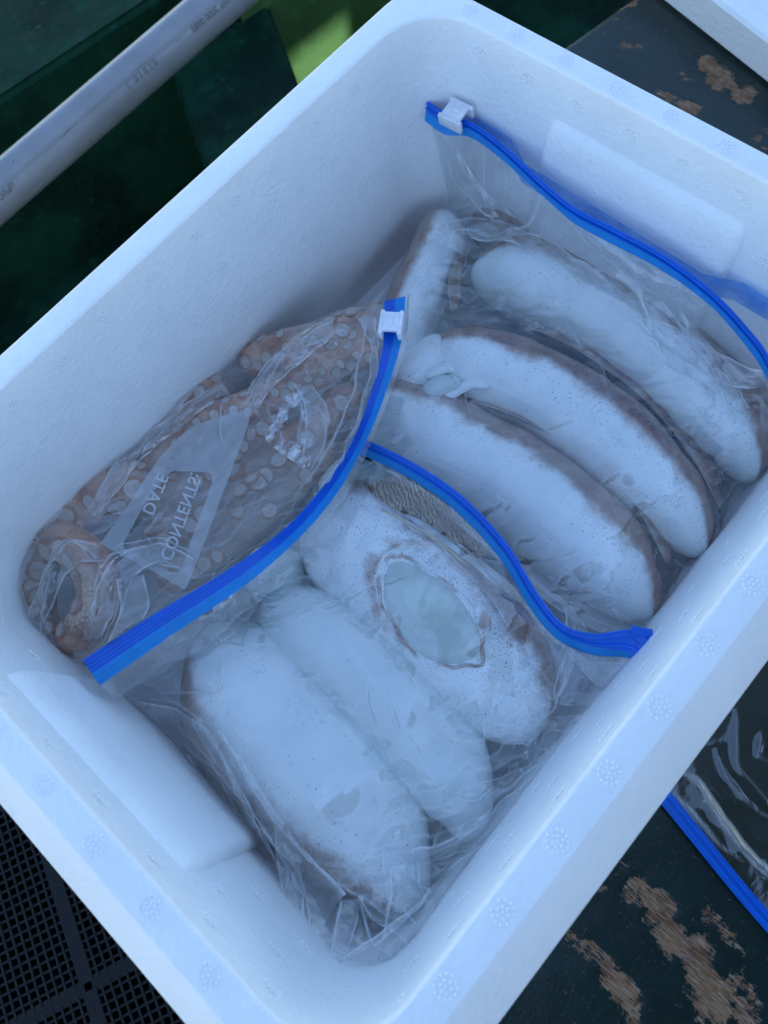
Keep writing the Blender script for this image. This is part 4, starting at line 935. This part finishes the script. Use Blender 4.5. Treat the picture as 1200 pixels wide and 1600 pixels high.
def board():
    LA, WB = 1.75, 1.0; nu, nv = 520, 300
    ust = (U(455, 1500, 0) - o0) @ e
    uu, vv = np.linspace(ust, LA, nu), np.linspace(0, WB, nv)
    UU, VV = np.meshgrid(uu, vv)
    P = o0[None, None] + UU[..., None] * e + VV[..., None] * fperp
    X, Y = P[..., 0], P[..., 1]; wear = np.zeros(X.shape)
    for a, b, r, k in WEAR:
        A, B = U(*a, 0), U(*b, 0); c = (A + B) / 2; rr = r / 3000
        d, _ = seg_dist(X, Y, [A, (A + B) / 2, B])
        d = d + .010 * fbm(X * 55, Y * 55, r, 4) * (rr / .008) ** .5
        wear = np.maximum(wear, k * smooth01(rr * 1.7, rr * .35, d))
    wear = np.maximum(wear, .7 * smooth01(.010, .0, VV) * smooth01(.0, .5, vnoise(UU * 60, VV * 60)))
    Z = -.0006 * wear + .0004 * fbm(X * 25, Y * 25, 0, 3)
    Z = Z - .006 * np.clip(1 - VV / .006, 0, 1) ** 2
    V = np.stack([X, Y, Z], -1).reshape(-1, 3)
    F = [(j * nu + i, j * nu + i + 1, (j + 1) * nu + i + 1, (j + 1) * nu + i) for j in range(nv - 1) for i in range(nu - 1)]
    n0 = len(V); ed = [j for j in range(nu)] + [j * nu + nu - 1 for j in range(1, nv)] + [(nv - 1) * nu + j for j in range(nu - 2, -1, -1)] + [j * nu for j in range(nv - 2, 0, -1)]
    V = np.vstack([V, V[ed] * [1, 1, 0] + [0, 0, -.022]]); m = len(ed)
    F += [(ed[i], n0 + i, n0 + (i + 1) % m, ed[(i + 1) % m]) for i in range(m)]
    F.append(tuple(n0 + i for i in range(m)))
    me = mesh('painted_board', V, F); attr(me, 'wear', np.r_[wear.ravel(), np.zeros(m)])
    bm = bmesh.new(); bm.from_mesh(me); bmesh.ops.recalc_face_normals(bm, faces=bm.faces); bm.to_mesh(me); bm.free()
    n = NT('worn_teal_paint'); v = n.coord()
    ang = math.atan2(e[1], e[0])
    g = n.coord((1, 1, 1)); st = n.coord((1150, 95, 1), rot=(0, 0, -ang + .9)); st2 = n.coord((1250, 85, 1), rot=(0, 0, -ang - .5))
    wv = n.attr('wear')
    fz = n.math('ADD', n.math('MULTIPLY', wv, .86), n.math('MULTIPLY', n.math('SUBTRACT', n.noise(v, 150, 8, .82), .5), 2.9)); fz = n.math('ADD', fz, n.math('MULTIPLY', n.math('SUBTRACT', n.noise(st, 1, 3), .5), .7))
    scr = n.math('MAXIMUM', n.ramp(n.noise(st, 1, 2), .55, .63), n.ramp(n.noise(st2, 1, 2), .57, .64))
    bare = n.ramp(fz, .40, .50)
    paint = n.mix(n.ramp(n.noise(v, 14, 5), .35, .7), (.0020, .0125, .0105), (.0050, .0200, .0172))
    paint = n.mix(n.math('MULTIPLY', n.ramp(n.noise(v, 260, 3), .64, .72), .30), paint, (.08, .095, .095))
    wood = n.mix(n.ramp(n.noise(g, 60, 5), .35, .65), (.13, .060, .026), (.25, .135, .07))
    wood = n.mix(n.math('MULTIPLY', scr, .5), wood, (.40, .33, .26))
    halo = n.math('MULTIPLY', n.ramp(fz, .30, .42), .55)
    c = n.mix(n.math('MULTIPLY', halo, scr), paint, (.28, .27, .25))
    c = n.mix(bare, c, wood)
    hh = n.math('SUBTRACT', n.math('MULTIPLY', n.noise(v, 420, 3), .35), bare)
    m_ = n.done(n.pbr(c, n.ramp(bare, 0, 1, .30, .75), n.bump(hh, .6, .0008), n.ramp(bare, 0, 1, .42, .2)))
    tag(link('painted_board', me, m_), 'dark teal painted board under the foam box with patches worn to bare wood', 'board')
board()

# ------------------------------------------------------------------ boat around it
def prism(name, top, zt_, zb, mat, label=None, cat=None, kind='structure', bev=.006):
    bm = bmesh.new(); a = [bm.verts.new((p[0], p[1], zt_)) for p in top]; b = [bm.verts.new((p[0], p[1], zb)) for p in top]; k = len(top)
    bm.faces.new(a); bm.faces.new(b[::-1])
    for i in range(k): bm.faces.new((a[i], b[i], b[(i + 1) % k], a[(i + 1) % k]))
    bmesh.ops.recalc_face_normals(bm, faces=bm.faces)
    if bev: bmesh.ops.bevel(bm, geom=bm.edges[:], offset=bev, segments=3, affect='EDGES')
    o = link(name, bm_mesh(name, bm, False), mat); tag(o, label, cat, None, kind); return o
DK = -.27
def deck():
    n = 60; xs = np.linspace(-2.6, 3.4, n); ys = np.linspace(-3, 2.6, n); X, Y = np.meshgrid(xs, ys)
    Z = DK + .002 * fbm(X * 3, Y * 3, 0, 3)
    V = np.stack([X, Y, Z], -1).reshape(-1, 3); F = [(j * n + i, j * n + i + 1, (j + 1) * n + i + 1, (j + 1) * n + i) for j in range(n - 1) for i in range(n - 1)]
    tag(link('deck_floor', mesh('deck_floor', V, F), GREEN), kind='structure')
deck()
# raised green gunwale beyond the pipe, and the hull frame crossing under it
za = -.02
ga, gb = U(0, 155, za), U(235, 0, za); gd = (gb - ga) / np.linalg.norm(gb - ga); gn = np.array([-gd[1], gd[0], 0])
prism('gunwale', [ga - gd * 2.2, gb + gd * 2.0, gb + gd * 2.0 + gn * .9, ga - gd * 2.2 + gn * .9], za, DK - .1, GREEN)
zr = -.10
r1, r2, r3, r4 = U(418, 0, zr), U(468, 136, zr), U(318, 245, zr), U(258, 120, zr)
d1 = (r1 - r2) / np.linalg.norm(r1 - r2)
prism('hull_frame', [r1 + d1 * .18, r2 - d1 * .12, r3 - d1 * .10, r4 + d1 * .22], zr, DK - .1, GREEN)
# unseen sheet added overhead (below): keeps the sun off, gap shaped for the patch
# added board before the gunwale, in lighter green to brighten the sunlit patch
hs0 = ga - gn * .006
prism('sunlit_hull_side', [hs0 + gd * .30, hs0 + gd * 1.9, hs0 + gd * 1.9 + gn * .004, hs0 + gd * .30 + gn * .004], za - .012, DK - .05, GREEN_SUNLIT, bev=0)
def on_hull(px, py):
    o, d = ray(px, py); g = Vector(gn); return o + d * ((Vector(hs0) - o).dot(g) / d.dot(g))
PATCH = [(448, 97), (548, 22), (545, 62), (570, 215), (490, 240)]
CZ = 1.9
def unseen_sun_blocker():
    hole = [on_hull(x, y) + SUNDIR * ((CZ - on_hull(x, y).z) / SUNDIR.z) for x, y in PATCH]
    x0, x1, y0, y1 = -1.6, 2.4, -1.95, -.38
    out = [(x0, y1), (x1, y1), (x1, y0), (x0, y0)]
    bm = bmesh.new()
    O = [bm.verts.new((x, y, CZ)) for x, y in out]; I = [bm.verts.new((p.x, p.y, CZ)) for p in hole]
    edges = [bm.edges.new((O[i], O[(i + 1) % 4])) for i in range(4)] + [bm.edges.new((I[i], I[(i + 1) % len(I)])) for i in range(len(I))]
    bmesh.ops.triangle_fill(bm, use_beauty=True, edges=edges)
    # drop whatever filled the gap itself
    import mathutils.geometry as mg
    hp = [Vector((p.x, p.y)) for p in hole]
    def inside(c):
        r = False; j = len(hp) - 1
        for i in range(len(hp)):
            if (hp[i].y > c.y) != (hp[j].y > c.y) and c.x < (hp[j].x - hp[i].x) * (c.y - hp[i].y) / (hp[j].y - hp[i].y) + hp[i].x: r = not r
            j = i
        return r
    kill = [f for f in bm.faces if inside(f.calc_center_median())]
    bmesh.ops.delete(bm, geom=kill, context='FACES_ONLY')
    g = bmesh.ops.extrude_face_region(bm, geom=bm.faces[:]); bmesh.ops.translate(bm, verts=[q for q in g['geom'] if isinstance(q, bmesh.types.BMVert)], vec=(0, 0, .02))
    bmesh.ops.recalc_face_normals(bm, faces=bm.faces)
    prism('unseen_sky_blocker', [(-1.6, -1.95), (2.4, -1.95), (2.4, -1.90), (-1.6, -1.90)], 1.05, DK - .1, mat_plain('sky_blocker_grey', (.16, .19, .20), .5))  # wall added out of view, to dim the box interior and board
    o = link('unseen_sun_blocker', bm_mesh('unseen_sun_blocker', bm, False), mat_plain('sun_blocker_grey', (.36, .38, .40), .8)); tag(o, kind='structure')
unseen_sun_blocker()
# grey pipe
PVC = NT('grey_pvc'); _v = PVC.coord()
_c = PVC.mix(PVC.ramp(PVC.noise(_v, 20, 4), .3, .7), (.19, .20, .215), (.24, .25, .27))
_c = PVC.mix(PVC.ramp(PVC.voro(_v, 48), .06, .03), _c, (.08, .08, .09))
_st = PVC.coord((14, 160, 160)); _c = PVC.mix(PVC.math('MULTIPLY', PVC.ramp(PVC.noise(_st, 1, 4), .66, .70), .55), _c, (.09, .09, .10))
PVC = PVC.done(PVC.pbr(_c, .26, PVC.bump(PVC.noise(_st, 1, 3), .12, .001), .5))
zp = .03
pa, pb = U(18, 284, zp), U(340, 6, zp)
pd = (pb - pa) / np.linalg.norm(pb - pa); pr_ = .5 * np.linalg.norm((U(0, 345, zp) - U(0, 268, zp)) - pd * ((U(0, 345, zp) - U(0, 268, zp)) @ pd)) * .93
def pipe():
    P = np.array([pa - pd * 1.2 + pd * t for t in np.linspace(0, 2.4, 14)])
    V, F, _, _ = sweep(P, np.full(14, pr_), np.full(14, pr_), 56)
    F = [f for f in F if len(f) == 4]; nv = len(V)
    Vi, Fi, _, _ = sweep(P, np.full(14, pr_ * .86), np.full(14, pr_ * .86), 56)
    F2 = [tuple(i + nv for i in f[::-1]) for f in Fi if len(f) == 4]
    ends = []
    for base in (0, 13 * 56): ends += [(base + i, base + (i + 1) % 56, nv + base + (i + 1) % 56, nv + base + i) for i in range(56)]
    po = tag(link('plastic_pipe', mesh('plastic_pipe', np.vstack([V, Vi]), F + F2 + ends), PVC), 'grey plastic water pipe lying along the green hull with faded printing', 'pipe')
    S = np.cross(pd, [0, 0, 1.0]); S /= np.linalg.norm(S); N = np.cross(S, pd)
    INK = mat_plain('faded_ink', (.11, .11, .12), .6)
    def write(s, px, py, size, a):
        Vt, Ft = text_geo(s, .004); c = U(px, py, zp); u0 = (c - pa) @ pd
        vs_ = []
        for x, y, _ in Vt:
            an = a - y * size / pr_; q = pa + pd * (u0 - x * size) + (S * math.cos(an) + N * math.sin(an)) * (pr_ + .0004); vs_.append(q)
        child('pipe_print', mesh('pipe_print', vs_, Ft, False), INK, po)
    write('uPVC', 30, 300, .0085, math.radians(40))
    write('0.1 0 1.0 . 1 .', 262, 118, .0085, math.radians(40))
    write('WP 2000 0080', 372, 20, .0085, math.radians(40))
pipe()
# black grid mat, lower left, on the deck
def grid_mat():
    t = tag(empty('grid_mat', U(60, 1440, -.2)), 'black plastic drainage mat of small square holes beside the box', 'mat')
    zt2 = -.20; MB = mat_plain('black_plastic', (.007, .008, .009), .6, .25)
    a, b = U(30, 1478, zt2), U(190, 1392, zt2)         # along one row of holes
    gx = (b - a) / np.linalg.norm(b - a); c_, d_ = U(60, 1310, zt2), U(180, 1480, zt2)
    gy = np.array([-gx[1], gx[0], 0]);  gy = -gy
    pitch = np.linalg.norm(U(100, 1440, zt2) - U(112.6, 1433, zt2))
    W_ = pitch * .27
    seam = U(110, 1560, zt2)                            # solid bar between two panels
    s0 = (seam - a) @ gy
    def lattice(v0, v1, u0, u1):
        bm = bmesh.new()
        def bar(p, q, side, wd, top, h):
            vv = [bm.verts.new(Vector(x + side * s_ * wd / 2 + np.array([0, 0, z]))) for x in (p, q) for s_ in (-1, 1) for z in (top - h, top)]
            for f in ((0, 1, 3, 2), (4, 6, 7, 5), (0, 4, 5, 1), (2, 3, 7, 6), (0, 2, 6, 4), (1, 5, 7, 3)): bm.faces.new([vv[i] for i in f])
        nu = int(round((u1 - u0) / pitch)); nv = int(round((v1 - v0) / pitch))
        for i in range(nu + 1): u = u0 + (u1 - u0) * i / nu; bar(a + gx * u + gy * v0, a + gx * u + gy * v1, gx, W_ * (1 if i % nu else 3.0), 0, .012)
        for i in range(nv + 1): v = v0 + (v1 - v0) * i / nv; bar(a + gx * u0 + gy * v, a + gx * u1 + gy * v, gy, W_ * (1 if i % nv else 3.2), -.0006, .0115)
        bmesh.ops.recalc_face_normals(bm, faces=bm.faces)
        return bm_mesh('mat_panel', bm, False)
    span = pitch * 22
    for v0 in (s0 - span - pitch * .62, s0 + pitch * .20):
        for u0 in (-span * .75, span * .25 + pitch * .82):
            child('mat_panel', lattice(v0, v0 + span, u0, u0 + span), MB, t)
    tag(link('bilge_floor', mesh('bilge_floor', [(-.75, -.5, -.225), (.3, -.5, -.225), (.3, .5, -.225), (-.75, .5, -.225)], [(0, 1, 2, 3)]), mat_green('bilge_paint', (.012, .11, .07), (.003, .015, .018))), kind='structure')
grid_mat()
# second foam piece, top right
def foam_tray():
    a, b = U(1030, 0, .0), U(1200, 135, .0); d = (b - a) / np.linalg.norm(b - a); q = np.array([-d[1], d[0], 0]); q = q if q @ (U(1200, 0, 0) - a) > 0 else -q
    L, Wd, th = .52, .36, .036
    st = a - d * .16
    R_ = Matrix(((d[0], q[0], 0, st[0]), (d[1], q[1], 0, st[1]), (0, 0, 1, 0), (0, 0, 0, 1)))
    lvls = [(.003, L - .003, .003, Wd - .003, .012, .0005), (0, L, 0, Wd, .014, .004), (0, L, 0, Wd, .014, th - .003), (.003, L - .003, .003, Wd - .003, .012, th), (.018, L - .018, .018, Wd - .018, .012, th), (.022, L - .022, .022, Wd - .022, .012, th - .012)]
    vs, fs = loft(lvls)
    me = mesh('foam_tray', vs, fs); bm = bmesh.new(); bm.from_mesh(me); bmesh.ops.recalc_face_normals(bm, faces=bm.faces); bm.to_mesh(me); bm.free()
    if R_.determinant() < 0: me.flip_normals()
    me.set_sharp_from_angle(angle=math.radians(40))
    o = tag(link('foam_tray', me, FOAM), 'white polystyrene tray lying on the teal board behind the box', 'foam tray'); o.matrix_world = R_
foam_tray()
# empty zip bag on the board beside the box
bagD = tag(empty('zip_bag', U(1150, 1250, .001)), 'empty clear zip bag lying flat on the dark board outside the box', 'zip bag')
zD = [(985, 1195), (1030, 1252), (1085, 1320), (1140, 1388), (1200, 1458), (1290, 1560)]
e1 = path([(x, y, .006) for x, y in zD], n=90); e2 = path([(x + 17, y - 16, .006) for x, y in zD], n=90)
ribbon('zip_track', e1, e2, ribs((.3, .7), .12, .0011), BLUE, bagD, .0012)
GDf = coons([U(x + 17, y - 16, .006) for x, y in zD], [U(1180, 930, .004), U(1280, 960, .004), U(1380, 1050, .004), U(1480, 1180, .004), U(1560, 1300, .004)],
            [U(1002, 1179, .006), U(1090, 1050, .006), U(1180, 930, .004)], [U(1307, 1544, .006), U(1440, 1420, .004), U(1560, 1300, .004)], 120, 120)
crD = [([(1050, 1195), (1090, 1225), (1140, 1300), (1220, 1390)], .005, .0028), ([(1040, 1232), (1080, 1270), (1120, 1310), (1160, 1345)], .004, .0018), ([(1120, 1180), (1150, 1230), (1215, 1290)], .002, .0014), ([(1150, 1120), (1155, 1190), (1200, 1250)], .0012, .0022), ([(1190, 1150), (1185, 1180), (1200, 1190)], .0015, .0016)]
film('film', bagD, GDf, [], crD, zc=.006, seed=6.3, rot=.7, noise_amp=.0002, stretch=(22, 9), floor=.003, mat=FILM_DARK, iters=60)
